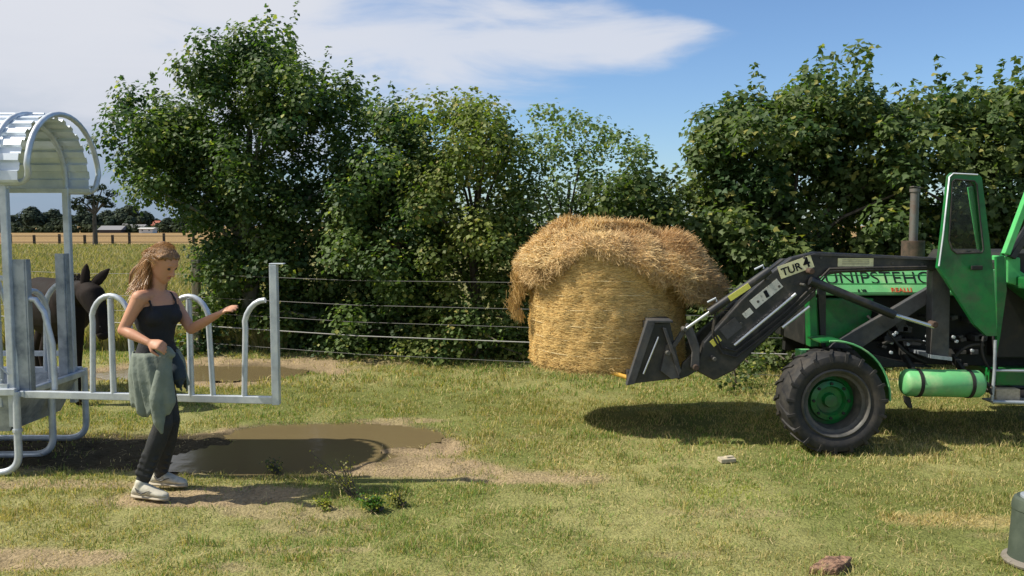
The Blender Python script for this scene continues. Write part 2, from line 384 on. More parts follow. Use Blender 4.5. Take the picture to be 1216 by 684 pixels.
def ground_col(x, y):
    g1 = np.array([.20, .20, .065]); g2 = np.array([.33, .29, .12]); dry = np.array([.39, .295, .18]); mud = np.array([.16, .125, .075])
    n = sm(fbm(x * .9, y * .9, 51, 4), .35, .65)[:, None]; c = g1 * (1 - n) + g2 * n; c = c * np.array([.95, 1.05, 1.0])
    far = sm(y, 68, 84)[:, None]; c = c * (1 - far) + np.array([.33, .22, .10]) * far
    mid = (sm(y, 12, 20)[:, None]) * (1 - far); c = c * (1 - mid) + np.array([.23, .22, .085]) * mid
    d = dirt_field(x, y)[:, None]; c = c * (1 - d) + dry * d
    s = straw_field(x, y)[:, None]; c = c * (1 - s * .7) + np.array([.42, .33, .15]) * s * .7
    wt = (1 - sm(water_field(x, y), 1.0, 1.5))[:, None]; c = c * (1 - wt) + mud * wt
    wet_shade = (1 - sm(ell(x, y, -3.2, 6.65, 1.9, .62) + (fbm(x * 2, y * 2, 13) - .5) * .5, .8, 1.1))[:, None]; c = c * (1 - wet_shade) + np.array([.085, .068, .04]) * wet_shade  # wet mud; its dark colour also carries the feeder's shadow
    return c * (.8 + .4 * fbm(x * 9, y * 9, 61, 3))[:, None]
xs = axis(-7, 6.5, .045, -2500, 2500); ys = axis(3.4, 12.5, .045, -300, 5000)
GX, GY = np.meshgrid(xs, ys); gx, gy = GX.ravel(), GY.ravel()
gV = np.stack([gx, gy, height(gx, gy)], 1)
nx = len(xs); ii = np.arange((len(ys) - 1) * nx).reshape(len(ys) - 1, nx)[:, :-1].ravel()
gF = np.stack([ii, ii + 1, ii + 1 + nx, ii + nx], 1)
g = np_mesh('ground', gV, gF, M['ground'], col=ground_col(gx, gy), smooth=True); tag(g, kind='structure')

def water_mat():
    m = bpy.data.materials.new('muddy_water'); m.use_nodes = True; nt = m.node_tree; N = nt.nodes.new; L = nt.links.new
    p = nt.nodes['Principled BSDF']; p.inputs['Base Color'].default_value = (.155, .12, .06, 1); p.inputs['Roughness'].default_value = .12; p.inputs['IOR'].default_value = 1.33; p.inputs['Specular IOR Level'].default_value = .3
    n = N('ShaderNodeTexNoise'); n.inputs['Scale'].default_value = 7; n.inputs['Detail'].default_value = 3
    tc = N('ShaderNodeTexCoord'); L(tc.outputs['Object'], n.inputs[0])
    b = N('ShaderNodeBump'); b.inputs['Strength'].default_value = .12; b.inputs['Distance'].default_value = .02; L(n.outputs[0], b.inputs['Height']); L(b.outputs[0], p.inputs['Normal'])
    return m
M['water'] = water_mat()
def puddle(x0, x1, y0, y1):
    a = np.arange(x0, x1, .05); b = np.arange(y0, y1, .05); X, Y = np.meshgrid(a, b); fx, fy = X.ravel(), Y.ravel()
    keep = water_field(fx, fy) < 1.25
    n = len(a); i = np.arange((len(b) - 1) * n).reshape(len(b) - 1, n)[:, :-1].ravel()
    Fq = np.stack([i, i + 1, i + 1 + n, i + n], 1); Fq = Fq[keep[Fq].all(1)]
    used = np.unique(Fq); mp = -np.ones(len(fx), int); mp[used] = np.arange(len(used))
    V = np.stack([fx[used], fy[used], np.full(len(used), -.012)], 1)
    tag(np_mesh('puddle', V, mp[Fq], M['water'], smooth=True), kind='structure')
puddle(-3.6, .2, 5.2, 8.3); puddle(-5.8, -1.8, 9.2, 11.6)

# ------------------------------------------------------------------ grass
def blades(name, P, H, Wd, col, m, label, cat, lean=.6):
    n = len(P); a = rng.uniform(0, 2 * np.pi, n); d = np.stack([np.cos(a), np.sin(a), np.zeros(n)], 1)
    la = rng.uniform(0, 2 * np.pi, n); ln = rng.uniform(0, lean, n) * H
    tip = P + np.stack([np.cos(la) * ln, np.sin(la) * ln, H], 1)
    midp = P + np.stack([np.cos(la) * ln * .3, np.sin(la) * ln * .3, H * .6], 1)
    V = np.stack([P - d * Wd[:, None], P + d * Wd[:, None], midp + d * Wd[:, None] * .8, midp - d * Wd[:, None] * .8, tip], 1).reshape(-1, 3)
    b = np.arange(n)[:, None] * 5
    Fc = np.concatenate([b + np.array([[0, 1, 2]]), b + np.array([[0, 2, 3]]), b + np.array([[3, 2, 4]])])
    c5 = np.repeat(col, 5, axis=0)
    o = np_mesh(name, V, Fc, m, col=c5); return tag(o, label, cat, kind='stuff')
def pal(n, x, y):
    g1 = np.array([.14, .19, .045]); g2 = np.array([.26, .28, .085]); st = np.array([.50, .42, .19]); br = np.array([.32, .24, .12])
    k = fbm(x * .9, y * 1.3, 51, 5); r = rng.random(n); patch = sm(fbm(x * .6 + 9, y * 1.1, 57, 4), .4, .6)[:, None]; g1 = g1 * (.8 + .1 * patch); g2 = g2 * (1 - patch) + np.array([.17, .28, .06]) * patch
    c = g1 + (g2 - g1) * rng.random(n)[:, None]
    isst = r < (.30 + .9 * np.clip(k - .42, 0, .4)); c[isst] = st * rng.uniform(.7, 1.1, isst.sum())[:, None]
    isb = r > .93; c[isb] = br
    s = straw_field(x, y) > rng.random(n) * 1.3; c[s] = np.array([.46, .37, .17])
    yb = (1 - sm(ell(x, y, 1.48, 5.6, .42, .16) + (fbm(x * 3, y * 3, 9) - .5), .5, 1.2)) > rng.random(n)
    c[yb] = np.array([.30, .34, .06]) * rng.uniform(.8, 1.15, yb.sum())[:, None]
    return c * 1.13
def lawn():
    Ps = []; 
    def region(y0, y1, dens, k=.68):
        ar = k * 2 * (y1 ** 2 - y0 ** 2) / 2; n = int(ar * dens)
        yy = np.sqrt(rng.uniform(y0 ** 2, y1 ** 2, n)); xx = rng.uniform(-k, k, n) * yy
        return xx, yy
    for (y0, y1, dens, hs, ws) in ((3.9, 6.2, 7500, 1.0, .0021), (6.2, 9, 4200, 1.15, .0028), (9, 13.5, 1900, 1.5, .0042)):
        x, y = region(y0, y1, dens)
        dm = dirt_field(x, y); clump = fbm(x * 5, y * 5, 71, 3)
        big = fbm(x * 1.3, y * 1.7, 77, 4); keep = (rng.random(len(x)) < (1 - dm * .96) * (.25 + 1.1 * sm(clump, .3, .6)) * (.35 + .65 * sm(big, .36, .5))) & (water_field(x, y) > 1.12)
        x, y = x[keep], y[keep]; clump = clump[keep]
        tuft = sm(fbm(x * 9, y * 9, 171, 2), .62, .8); h = rng.uniform(.009, .027, len(x)) * hs * (.5 + 1.1 * clump + 1.5 * tuft) ; t = rng.random(len(x)) < .012; h[t] *= 2.3
        Ps.append((x, y, h, rng.uniform(.7, 1.3, len(x)) * ws))
    x = np.concatenate([p[0] for p in Ps]); y = np.concatenate([p[1] for p in Ps]); h = np.concatenate([p[2] for p in Ps]); wd = np.concatenate([p[3] for p in Ps])
    P = np.stack([x, y, height(x, y) - .002], 1)
    blades('grass', P, h, wd, pal(len(x), x, y), M['grass'], 'short patchy sunlit green and straw coloured pasture grass', 'grass', 1.3)
    # taller, yellower field behind the feeder
    n = 150000; yy = 12 + 58 * rng.random(n) ** 2.0; xx = -rng.uniform(.27, .72, n) * yy
    hh = rng.uniform(.12, .34, n); k = rng.random(n)
    cc = np.where((k < .68)[:, None], np.array([.40, .35, .16]), np.array([.17, .21, .06])) * rng.uniform(.7, 1.15, n)[:, None]
    P = np.stack([xx, yy, np.zeros(n)], 1)
    blades('field_grass', P, hh * (1 + yy * .004), .004 + yy * .0006, cc, M['grass'], 'taller yellowish meadow grass in the open field behind the feeder', 'meadow grass', .8)
    # dead straw lying about
    n = 9000; y = np.sqrt(rng.uniform(4 ** 2, 11 ** 2, n)); x = rng.uniform(-.65, .65, n) * y
    k = rng.random(n) < (.25 + .8 * straw_field(x, y) + .3 * dirt_field(x, y)); k &= water_field(x, y) > 1.1; x, y = x[k], y[k]; n = len(x)
    a = rng.uniform(0, np.pi, n); l = rng.uniform(.02, .07, n); d = np.stack([np.cos(a), np.sin(a), rng.uniform(-.1, .25, n)], 1); s = np.stack([-np.sin(a), np.cos(a), np.zeros(n)], 1) * .0018
    P = np.stack([x, y, height(x, y) + .016], 1)
    V = np.stack([P - s, P + s, P + d * l[:, None] + s, P + d * l[:, None] - s], 1).reshape(-1, 3)
    o = np_mesh('loose_straw', V, np.arange(4 * n).reshape(-1, 4), M['straw'], col=np.repeat(np.array([.52, .42, .22]) * rng.uniform(.6, 1.1, n)[:, None], 4, axis=0))
    tag(o, 'dry straw scattered over the pasture', 'straw', kind='stuff')
lawn()

# ------------------------------------------------------------------ foliage
RH = np.array([[0, 0, 0], [-.5, .45, .12], [0, 1, 0], [.5, .45, .12]]); RHF = np.array([[0, 1, 2], [0, 2, 3]])
MP = np.array([[0, 0, 0], [-.35, .05, .03], [-.62, .35, .1], [-.30, .55, .05], [0, 1.05, -.08], [.30, .55, .05], [.62, .35, .1], [.35, .05, .03]])
MPF = np.array([[0, 1, 3], [1, 2, 3], [0, 3, 4], [0, 4, 5], [0, 5, 7], [5, 6, 7]])
def leaves(P, Nn, size, col, shape='rh'):
    """P positions, Nn normals (n,3), size (n,)"""
    base, fc = (RH, RHF) if shape == 'rh' else (MP, MPF)
    n = len(P); Nn = Nn / np.linalg.norm(Nn, axis=1)[:, None]
    t = rng.normal(size=(n, 3)); t[:, 2] -= .7; t -= Nn * (t * Nn).sum(1)[:, None]; t /= np.linalg.norm(t, axis=1)[:, None]
    s = np.cross(t, Nn)
    V = P[:, None, :] + size[:, None, None] * (base[None, :, 0:1] * s[:, None, :] + base[None, :, 1:2] * t[:, None, :] + base[None, :, 2:3] * Nn[:, None, :])
    k = len(base); b = np.arange(n)[:, None, None] * k
    return V.reshape(-1, 3), (b + fc[None]).reshape(-1, 3), np.repeat(col, k, axis=0)
def inpoly(px, py, poly):
    c = np.zeros(len(px), bool); n = len(poly); j = n - 1
    for i in range(n):
        xi, yi = poly[i]; xj, yj = poly[j]
        k = ((yi > py) != (yj > py)) & (px < (xj - xi) * (py - yi) / (yj - yi + 1e-9) + xi); c ^= k; j = i
    return c
def tree(name, label, cat, outline, D, nclump, lps, size, pal_, shape='rh', shoots=(), trunk=None, rad=(.2, .4), thick=.55, group=None, bark='bark', limbs=18, sparse=None):
    xs_ = [p[0] for p in outline]; ys_ = [p[1] for p in outline]
    bx, by = [], []
    while len(bx) < nclump:
        px = rng.uniform(min(xs_), max(xs_), 400); py = rng.uniform(min(ys_), max(ys_), 400)
        k = inpoly(px, py, outline)
        if sparse is not None: k &= rng.random(400) < sparse(px, py)
        bx += list(px[k]); by += list(py[k])
    bx, by = np.array(bx[:nclump]), np.array(by[:nclump])
    dd = D + np.clip(rng.normal(0, thick, nclump), -1.2, 1.4)
    cen = np.array([at(a, b, D) for a, b in zip(bx, by)]); cen[:, 1] = dd
    sc_ = 1.0; rr = rng.uniform(rad[0], rad[1], nclump)
    cen[:, 2] = np.maximum(cen[:, 2], .12)
    cl = [(cen[i], rr[i], 1.0) for i in range(nclump)]
    for (px, py, hpx, r0) in shoots:                # leafy shoots that stick out of the crown
        d_ = D + rng.uniform(-.3, .3); base = np.array(at(px, py, d_)); L = hpx * d_ / 1000; lean = rng.uniform(-.2, .2)
        k = max(3, int(L / .09))
        for j in range(k):
            t = j / (k - 1); cl.append((base + np.array([lean * t * L, rng.uniform(-.03, .03), t * L - L]), r0 * (1.15 - .8 * t), .8))
    Ps, Ns, Ss, Cs = [], [], [], []
    for c, r, dn in cl:
        n = max(6, int(lps * dn * (r / .3) ** 2)); v = rng.normal(size=(n, 3)); v /= np.linalg.norm(v, axis=1)[:, None]
        q = r * rng.uniform(.45, 1.08, n)[:, None] * v * np.array([1, 1, .8]); Ps.append(c + q)
        Ns.append(v * .6 + np.array([-.15, -.15, .65]) + rng.normal(0, .35, (n, 3)))
        Ss.append(size * rng.uniform(.65, 1.2, n))
        b = rng.random(); base = np.array(pal_[0]) * (1 - b) + np.array(pal_[1]) * b
        cc = base[None] * rng.uniform(.75, 1.25, n)[:, None]
        yl = rng.random(n) < (pal_[3] if len(pal_) > 3 else .03); cc[yl] = np.array(pal_[2]); Cs.append(cc)
    P = np.concatenate(Ps); k = P[:, 2] > .03
    P = P[k]; V, Fc, cc = leaves(P, np.concatenate(Ns)[k], np.concatenate(Ss)[k], np.concatenate(Cs)[k], shape)
    tx = trunk[0] if trunk else sum(xs_) / len(xs_); gpt = at(tx, 340, D); base = Vector((gpt.x, D, 0))
    t = thing(name, base, label, cat, group)
    np_mesh('crown', V, Fc, M['leaf'], t, col=cc)
    mb = MB(); tr = trunk[1] if trunk else .09
    top = Vector((base.x + .1, D + .05, max(c[2] for c in cen) * .72))
    pts = [base - Vector((0, 0, .05)), base.lerp(top, .25) + Vector((.06, 0, 0)), base.lerp(top, .55) + Vector((-.05, .05, 0)), top]
    mb.tube(pts, [tr * 1.3, tr, tr * .7, tr * .3], 10)
    mb.build('trunk', M[bark], t, smooth=60)
    lm = MB(); order = [i for i in rng.permutation(nclump) if cl[i][0][2] < top.z * 1.15][:limbs]
    for i in order:
        c = Vector(cl[i][0]); s_ = base.lerp(top, min(.9, max(.12, c.z / max(top.z, .1) * .6))); m_ = s_.lerp(c, .5) + Vector((0, 0, .12))
        lm.tube([s_, m_, c], [tr * .4, tr * .25, .012], 6)
    if limbs: lm.build('limbs', M[bark], t, smooth=60)
    return t
darkg = ((.038, .08, .028), (.12, .175, .045), (.34, .36, .09), .06)
midg = ((.035, .07, .022), (.10, .14, .032), (.26, .27, .06), .05)
yelg = ((.08, .13, .035), (.21, .24, .06), (.32, .28, .08), .08)
mapl = ((.045, .09, .03), (.14, .18, .055), (.28, .27, .07), .06)
tree('tree', 'tall dark green leafy tree behind the woman and her open gate', 'tree',
     [(240, 425), (242, 310), (236, 268), (200, 235), (160, 200), (162, 160), (166, 118), (180, 108), (205, 135), (238, 110), (252, 80), (275, 55), (320, 40), (345, 55), (355, 100), (385, 90), (415, 100), (432, 170), (440, 425)],
     12.7, 480, 185, .069, darkg, shoots=[(150, 92, 40, .13), (178, 85, 45, .13), (250, 60, 40, .12), (272, 30, 55, .13), (298, 22, 60, .12), (320, 8, 70, .12), (338, 4, 75, .10), (352, 32, 55, .1), (380, 58, 50, .12), (412, 72, 50, .13), (425, 95, 50, .12), (310, 40, 60, .16), (235, 95, 40, .14), (145, 180, 30, .12), (175, 140, 50, .2)],
     trunk=(292, .12), bark='palebark', rad=(.18, .38))
tree('tree', 'dark green tree right of the tallest tree with a thin crooked top shoot', 'tree',
     [(420, 425), (405, 200), (420, 160), (445, 135), (470, 125), (500, 135), (520, 200), (525, 425)],
     12.2, 170, 180, .069, darkg, shoots=[(455, 92, 50, .11), (470, 100, 45, .12), (495, 118, 35, .14), (448, 120, 40, .12), (430, 140, 40, .14)], trunk=(468, .08))
tree('tree', 'yellowish green tree with a broad loose crown between dark tree and airy tree', 'tree',
     [(500, 425), (498, 165), (515, 135), (545, 122), (580, 126), (600, 155), (622, 210), (640, 330), (640, 425)],
     12.1, 200, 150, .064, yelg, shoots=[(520, 112, 35, .13), (540, 105, 35, .13), (562, 106, 35, .12), (590, 118, 40, .12), (605, 140, 40, .11)], trunk=(560, .08))
tree('tree', 'airy pale green tree above the hay bale with sky showing through', 'tree',
     [(600, 425), (610, 235), (616, 160), (635, 134), (665, 136), (700, 146), (735, 158), (768, 162), (760, 190), (728, 212), (742, 300), (735, 425)],
     11.9, 300, 125, .058, ((.08, .13, .05), (.17, .23, .08), (.28, .30, .08), .05),
     shoots=[(618, 150, 35, .1), (640, 125, 40, .09), (668, 130, 30, .09), (655, 145, 40, .1), (690, 145, 35, .1), (715, 160, 30, .1), (740, 158, 25, .09), (765, 162, 25, .08), (755, 180, 30, .09)],
     trunk=(668, .06), rad=(.10, .24), sparse=lambda x, y: np.where(y < 225, .8, 1.0), limbs=26)
tree('hedge_bush', 'low rounded green bush filling the dip right behind the bale', 'bush',
     [(700, 430), (700, 235), (725, 212), (760, 208), (795, 208), (830, 222), (850, 300), (850, 430)],
     11.7, 170, 115, .075, ((.05, .085, .025), (.12, .155, .04), (.3, .3, .08), .05), shoots=[(745, 195, 25, .12), (775, 195, 25, .12), (800, 198, 25, .12)], trunk=(775, .06))
tree('tree', 'broad leaved green tree behind the loader arm with pointed top shoots', 'tree',
     [(815, 430), (822, 240), (820, 195), (838, 155), (860, 130), (895, 112), (920, 118), (950, 105), (975, 85), (1000, 110), (1030, 115), (1055, 150), (1075, 430)],
     11.5, 400, 120, .08, mapl, 'mp', shoots=[(893, 78, 40, .09), (905, 92, 40, .12), (865, 112, 30, .1), (950, 78, 40, .14), (965, 58, 50, .12), (980, 66, 50, .12), (1022, 58, 65, .11), (1010, 80, 50, .12), (1045, 105, 40, .13), (835, 135, 30, .12), (820, 160, 30, .12)],
     trunk=(930, .1), rad=(.18, .36))
tree('tree', 'broad leaved dark tree behind the cab door at the right edge', 'tree',
     [(1050, 430), (1050, 170), (1068, 125), (1100, 120), (1130, 118), (1165, 105), (1216, 95), (1290, 90), (1340, 120), (1350, 430)],
     11.5, 440, 120, .08, mapl, 'mp', shoots=[(1070, 100, 40, .12), (1088, 96, 35, .13), (1110, 68, 55, .09), (1118, 90, 45, .12), (1150, 90, 30, .13), (1170, 82, 40, .13), (1190, 74, 45, .13), (1212, 70, 45, .14), (1240, 70, 45, .14)],
     trunk=(1190, .1), rad=(.18, .36))
# undergrowth
tree('shrub', 'small light green shrub at the foot of the trees by the fence wires', 'shrub', [(500, 430), (505, 385), (530, 365), (570, 345), (600, 360), (625, 380), (625, 430)],
     11.2, 40, 90, .05, ((.06, .12, .03), (.14, .2, .05), (.3, .3, .08), .05), trunk=(560, .015), rad=(.1, .2), thick=.3, limbs=6)
tree('shrub', 'small scrubby shrub standing under the loader arm by the front wheel', 'shrub', [(840, 472), (845, 430), (880, 415), (920, 400), (935, 420), (905, 440), (880, 468)],
     9.2, 34, 70, .045, ((.05, .09, .03), (.11, .14, .045), (.3, .3, .08), .05), trunk=(868, .012), rad=(.07, .15), thick=.25, limbs=6)
tree('shrub', 'leafy bramble low at the hedge foot seen left of the front wheel', 'shrub', [(840, 445), (860, 400), (960, 390), (990, 440), (980, 455), (900, 450)],
     10.3, 60, 80, .055, ((.06, .1, .03), (.13, .16, .05), (.3, .3, .08), .05), trunk=(900, .012), rad=(.1, .2), thick=.3, limbs=4)
tree('shrub', 'green weeds growing just right of the grey fence post', 'shrub', [(245, 425), (247, 370), (262, 345), (275, 350), (282, 425)],
     12.3, 26, 70, .06, ((.08, .13, .03), (.18, .23, .06), (.3, .3, .08), .05), trunk=(240, .012), rad=(.1, .2), thick=.2, limbs=4)

# small weed in the mud in the foreground
def weed(px, py, lab, hgt, n, green, seed):
    random.seed(seed); b = gp(px, py); t = thing('weed', b, lab, 'weed', None)
    st = MB(); P = []; 
    for i in range(n):
        a = random.uniform(0, 6.28); l = hgt * random.uniform(.4, 1); q = b + Vector((math.cos(a) * l * .55 - .55 * l, math.sin(a) * l * .4, l * .8)); m_ = b.lerp(q, .5) + Vector((0, 0, l * .12))
        st.tube([b + Vector((random.uniform(-.04, .04), random.uniform(-.04, .04), -.005)), m_, q], [.004, .003, .0015], 5)
        for k in range(16): 
            u = random.uniform(.2, 1); P.append(b.lerp(q, u) + Vector((random.gauss(0, .022), random.gauss(0, .022), random.gauss(0, .015) + .1 * l * (1 - u))))
    st.build('stem', M['bark'], t)
    P = np.array(P); k = len(P); col = np.array(green) * rng.uniform(.6, 1.3, k)[:, None]; yl = rng.random(k) < .2; col[yl] = (.42, .38, .06)
    V, Fc, cc = leaves(P, rng.normal(size=(k, 3)) + np.array([0, 0, 1.2]), np.full(k, .017), col); np_mesh('foliage', V, Fc, M['leaf'], t, col=cc)
weed(418, 588, 'spindly yellow and brown weed leaning over the puddle edge', .36, 13, (.20, .19, .07), 3)
weed(448, 604, 'low bushy green weed growing on the mud in front of the puddle', .11, 45, (.09, .18, .04), 4)
weed(388, 603, 'tiny yellow green weed left of the bushier weeds', .09, 9, (.22, .26, .05), 5)
weed(475, 598, 'straggly low weed right of the bushiest weed on the mud', .09, 16, (.16, .17, .05), 8)
weed(330, 560, 'dark low weed at the shaded edge of the puddle', .12, 10, (.08, .10, .04), 6)

# ------------------------------------------------------------------ far background
def far_clump(t, cen, r, n, size, c0, c1, flat=.8):
    Ps = []; Ns = []; Cs = []
    for c, q in zip(cen, r):
        v = rng.normal(size=(n, 3)); v /= np.linalg.norm(v, axis=1)[:, None]; Ps.append(np.array(c) + q * v * np.array([1, 1, flat]) * rng.uniform(.6, 1.05, n)[:, None]); Ns.append(v + np.array([0, 0, .4])); b = rng.random()
        Cs.append(np.tile(np.array(c0) * (1 - b) + np.array(c1) * b, (n, 1)) * rng.uniform(.8, 1.2, n)[:, None])
    V, Fc, cc = leaves(np.concatenate(Ps), np.concatenate(Ns), np.full(n * len(cen), size), np.concatenate(Cs)); np_mesh('crown', V, Fc, M['far_leaf'], t, col=cc)
far = [(5, 252, 45, 'far tree beyond the field left of the near feeder post'), (38, 243, 46, 'rounded far tree with the highest top left of the lone pine'), (64, 247, 40, 'far tree between the two feeder posts, right neighbour of the highest one'),
       (75, 256, 40, 'low greyish far tree with a wide crown in front of the tree line'), (98, 248, 36, 'far tree directly left of the lone pine trunk'), (128, 248, 34, 'far tree directly right of the lone pine trunk'), (142, 252, 34, 'low far tree above the long dark roof'),
       (156, 240, 40, 'tall rounded far tree left of the orange house'), (172, 250, 30, 'smaller far tree just left of the orange house roof'), (200, 258, 34, 'far tree behind the orange house'), (-20, 250, 50, 'far tree at the left edge of the picture'), (225, 255, 50, 'far tree beyond the field hidden partly by the tall near tree')]
for i, (px, py, wpx, lab) in enumerate(far):
    D = 300 + (i % 3) * 18; top = at(px, py, D); h = top.z; rw = wpx * D / 2000
    t = thing('far_tree', (top.x, D, 0), lab, 'tree', 'trees beyond the far side of the field')
    n = 11; cen = [(top.x + rng.uniform(-.8, .8) * rw, D + rng.uniform(-.5, .5) * rw, h * rng.uniform(.2, .62)) for _ in range(n)] + [(top.x, D, h * .76)] + [(top.x + rng.uniform(-.4, .4) * rw, D, h * .66) for _ in range(3)]
    far_clump(t, cen, [h * rng.uniform(.2, .3) for _ in cen], 170, 1.0, (.028, .045, .03), (.05, .065, .04))
    mb = MB(); mb.tube([(top.x, D, -.2), (top.x, D, h * .6)], [.35, .2], 8); mb.build('trunk', M['bark'], t)
def hedgerow():
    D = 215; t = thing('hedge', (at(100, 270, D).x, D, 0), 'long low dark hedge across the far side of the field', 'hedge')
    cen = [(at(px, 270, D).x, D + rng.uniform(-2, 2), rng.uniform(.4, 1.3)) for px in np.arange(-60, 240, 4.5)]
    far_clump(t, cen, [rng.uniform(.9, 1.7) for _ in cen], 70, .7, (.028, .042, .022), (.05, .06, .03))
hedgerow()
M['hwall'] = mat('cream_render', (.62, .45, .30), .9); M['hwhite'] = mat('white_render', (.62, .62, .60), .9); M['hroof'] = mat('red_tiles', (.34, .11, .07), .85); M['hgrey'] = mat('grey_roof', (.20, .20, .21), .85); M['hwin'] = mat('dark_window', (.05, .06, .07), .3); M['hdark'] = mat('dark_boards', (.06, .05, .05), .9)
def house(px0, px1, py0, pyr, pyb, D, wm, rm, lab, cat, nwin=2):
    """py0 eave, pyr ridge, pyb base"""
    a, b = at(px0, py0, D), at(px1, py0, D); ze = a.z; zr = at(px0, pyr, D).z; zb = max(0, at(px0, pyb, D).z); dep = (b.x - a.x) * .8; cx = (a.x + b.x) / 2
    t = thing('house' if cat == 'house' else 'shed', (cx, D + dep / 2, zb), lab, cat)
    MB().box((cx, D + dep / 2, ze / 2 - .1), (b.x - a.x, dep, ze + .2)).build('wall', wm, t)
    o = .3; m = MB(); m.add([(a.x - o, D - o, ze), (b.x + o, D - o, ze), (b.x + o, D + dep + o, ze), (a.x - o, D + dep + o, ze), (a.x - o, D + dep / 2, zr), (b.x + o, D + dep / 2, zr)], [(0, 1, 5, 4), (2, 3, 4, 5), (1, 2, 5), (3, 0, 4), (0, 3, 2, 1)]); m.build('roof', rm, t)
    for k in range(nwin):
        x = a.x + (b.x - a.x) * (k + .5) / nwin; MB().box((x, D - .02, ze * .62), ((b.x - a.x) * .1, .06, ze * .28)).build('window', M['hwin'], t)
house(180, 196, 267.5, 262, 273, 330, M['hwall'], M['hroof'], 'cream orange house with red roof across the field', 'house', 3)
house(203, 214, 269, 265, 273, 330, M['hwhite'], M['hgrey'], 'white gabled house right of the orange house', 'house', 1)
house(165, 181, 271.5, 270.3, 277, 205, M['hwhite'], M['hwhite'], 'low white outbuilding in front of the grey roofed house', 'shed', 2)
house(153, 170, 270, 266.5, 275, 280, M['hdark'], M['hgrey'], 'grey roofed dark house left of the low white outbuilding', 'house', 2)
house(146, 150, 270, 265.5, 275, 260, M['hwhite'], M['hgrey'], 'narrow white house between the lone pine and the grey roof', 'house', 1)
house(117, 143, 273, 268, 277, 210, M['hdark'], M['hgrey'], 'long dark barn right of the lone pine trunk', 'shed', 0)
house(126, 134, 266.5, 264.5, 270, 320, M['hwhite'], M['hwhite'], 'small white house above the long dark barn', 'house', 1)
house(-8, 9, 272, 268.5, 277, 220, M['hwhite'], M['hroof'], 'pale low house at the left edge beyond the field', 'house', 2)
# lone pine
def pine():
    D = 67; b = gp(113, 294.5); t = thing('pine_tree', (at(113, 290, D).x, D, 0), 'lone dark pine with a flat spreading crown standing at the field fence', 'pine tree')
    P = lambda x, y: at(x, y, D)
    m = MB(); m.tube([Vector((P(113, 290).x, D, -.1)), P(113, 275), P(112, 260), P(113, 250)], [.22, .18, .15, .12], 9); m.build('trunk', M['bark'], t, smooth=60)
    l = MB()
    tips = [(85, 243), (95, 238), (104, 233), (118, 235), (128, 238), (133, 229), (122, 222), (110, 224), (90, 246), (100, 247), (125, 243), (108, 240)]
    for x, y in tips: l.tube([P(113, 254), P((113 + x) / 2, (250 + y) / 2), P(x, y)], [.1, .06, .03], 6)
    l.build('limbs', M['bark'], t)
    far_clump(t, [tuple(P(x, y) + Vector((0, rng.uniform(-.6, .6), 0))) for x, y in tips], [rng.uniform(.35, .62) for _ in tips], 130, .16, (.022, .035, .022), (.04, .055, .03), .5)
pine()
# field fence
def field_fence():
    t = thing('field_fence', gp(100, 296), 'dark post and rail fence crossing the open field behind the feeder', 'fence'); pts = []
    for px, pb, pt in ((-20, 292, 277), (13, 292, 278), (41, 292.5, 279), (71, 296, 278), (101, 293, 279), (134, 297, 279), (154, 293.5, 276), (195, 291, 277), (230, 292, 277)):
        b = gp(px, 294); pts.append(b); MB().bar(b - Vector((0, 0, .2)), b + Vector((0, 0, (294 - pt) * b.y / 1000 - .0)), .17, .14).build('post', M['darkwood'], t)
    for z in (.45, .95): MB().tube([p + Vector((0, -.12, z)) for p in pts], .028, 5).build('rail', M['darkwood'], t)
field_fence()

# near wire fence
def wire_fence():
    t = thing('wire_fence', (-4.5, 11.8, 0), 'pale strand wire fence in front of the trees left of the bale', 'fence')
    fx = lambda x: 11.3 - .37 * (x + 3.14) if x < .22 else 10.05 - .27 * (x - .22)
    for x in (-8.6, -4.47, 5.2): MB().bar((x, fx(x) + .06, -.1), (x + .02, fx(x) + .06, 1.32), .10, .10).build('post', M['oldwood'], t, bevel=.01)
    X = [-8.6, -6.5, -4.47, -2, .22, 2.7, 5.2]
    for z, r, mm in ((1.12, .0035, 'wire'), (.80, .004, 'wire'), (.58, .0035, 'wire'), (.40, .0065, 'tape'), (.16, .003, 'wire')):
        pts = [(x, fx(x), z - (.03 if i % 2 else 0)) for i, x in enumerate(X)]; MB().tube(pts, r, 5).build('wire', M[mm], t)
wire_fence()

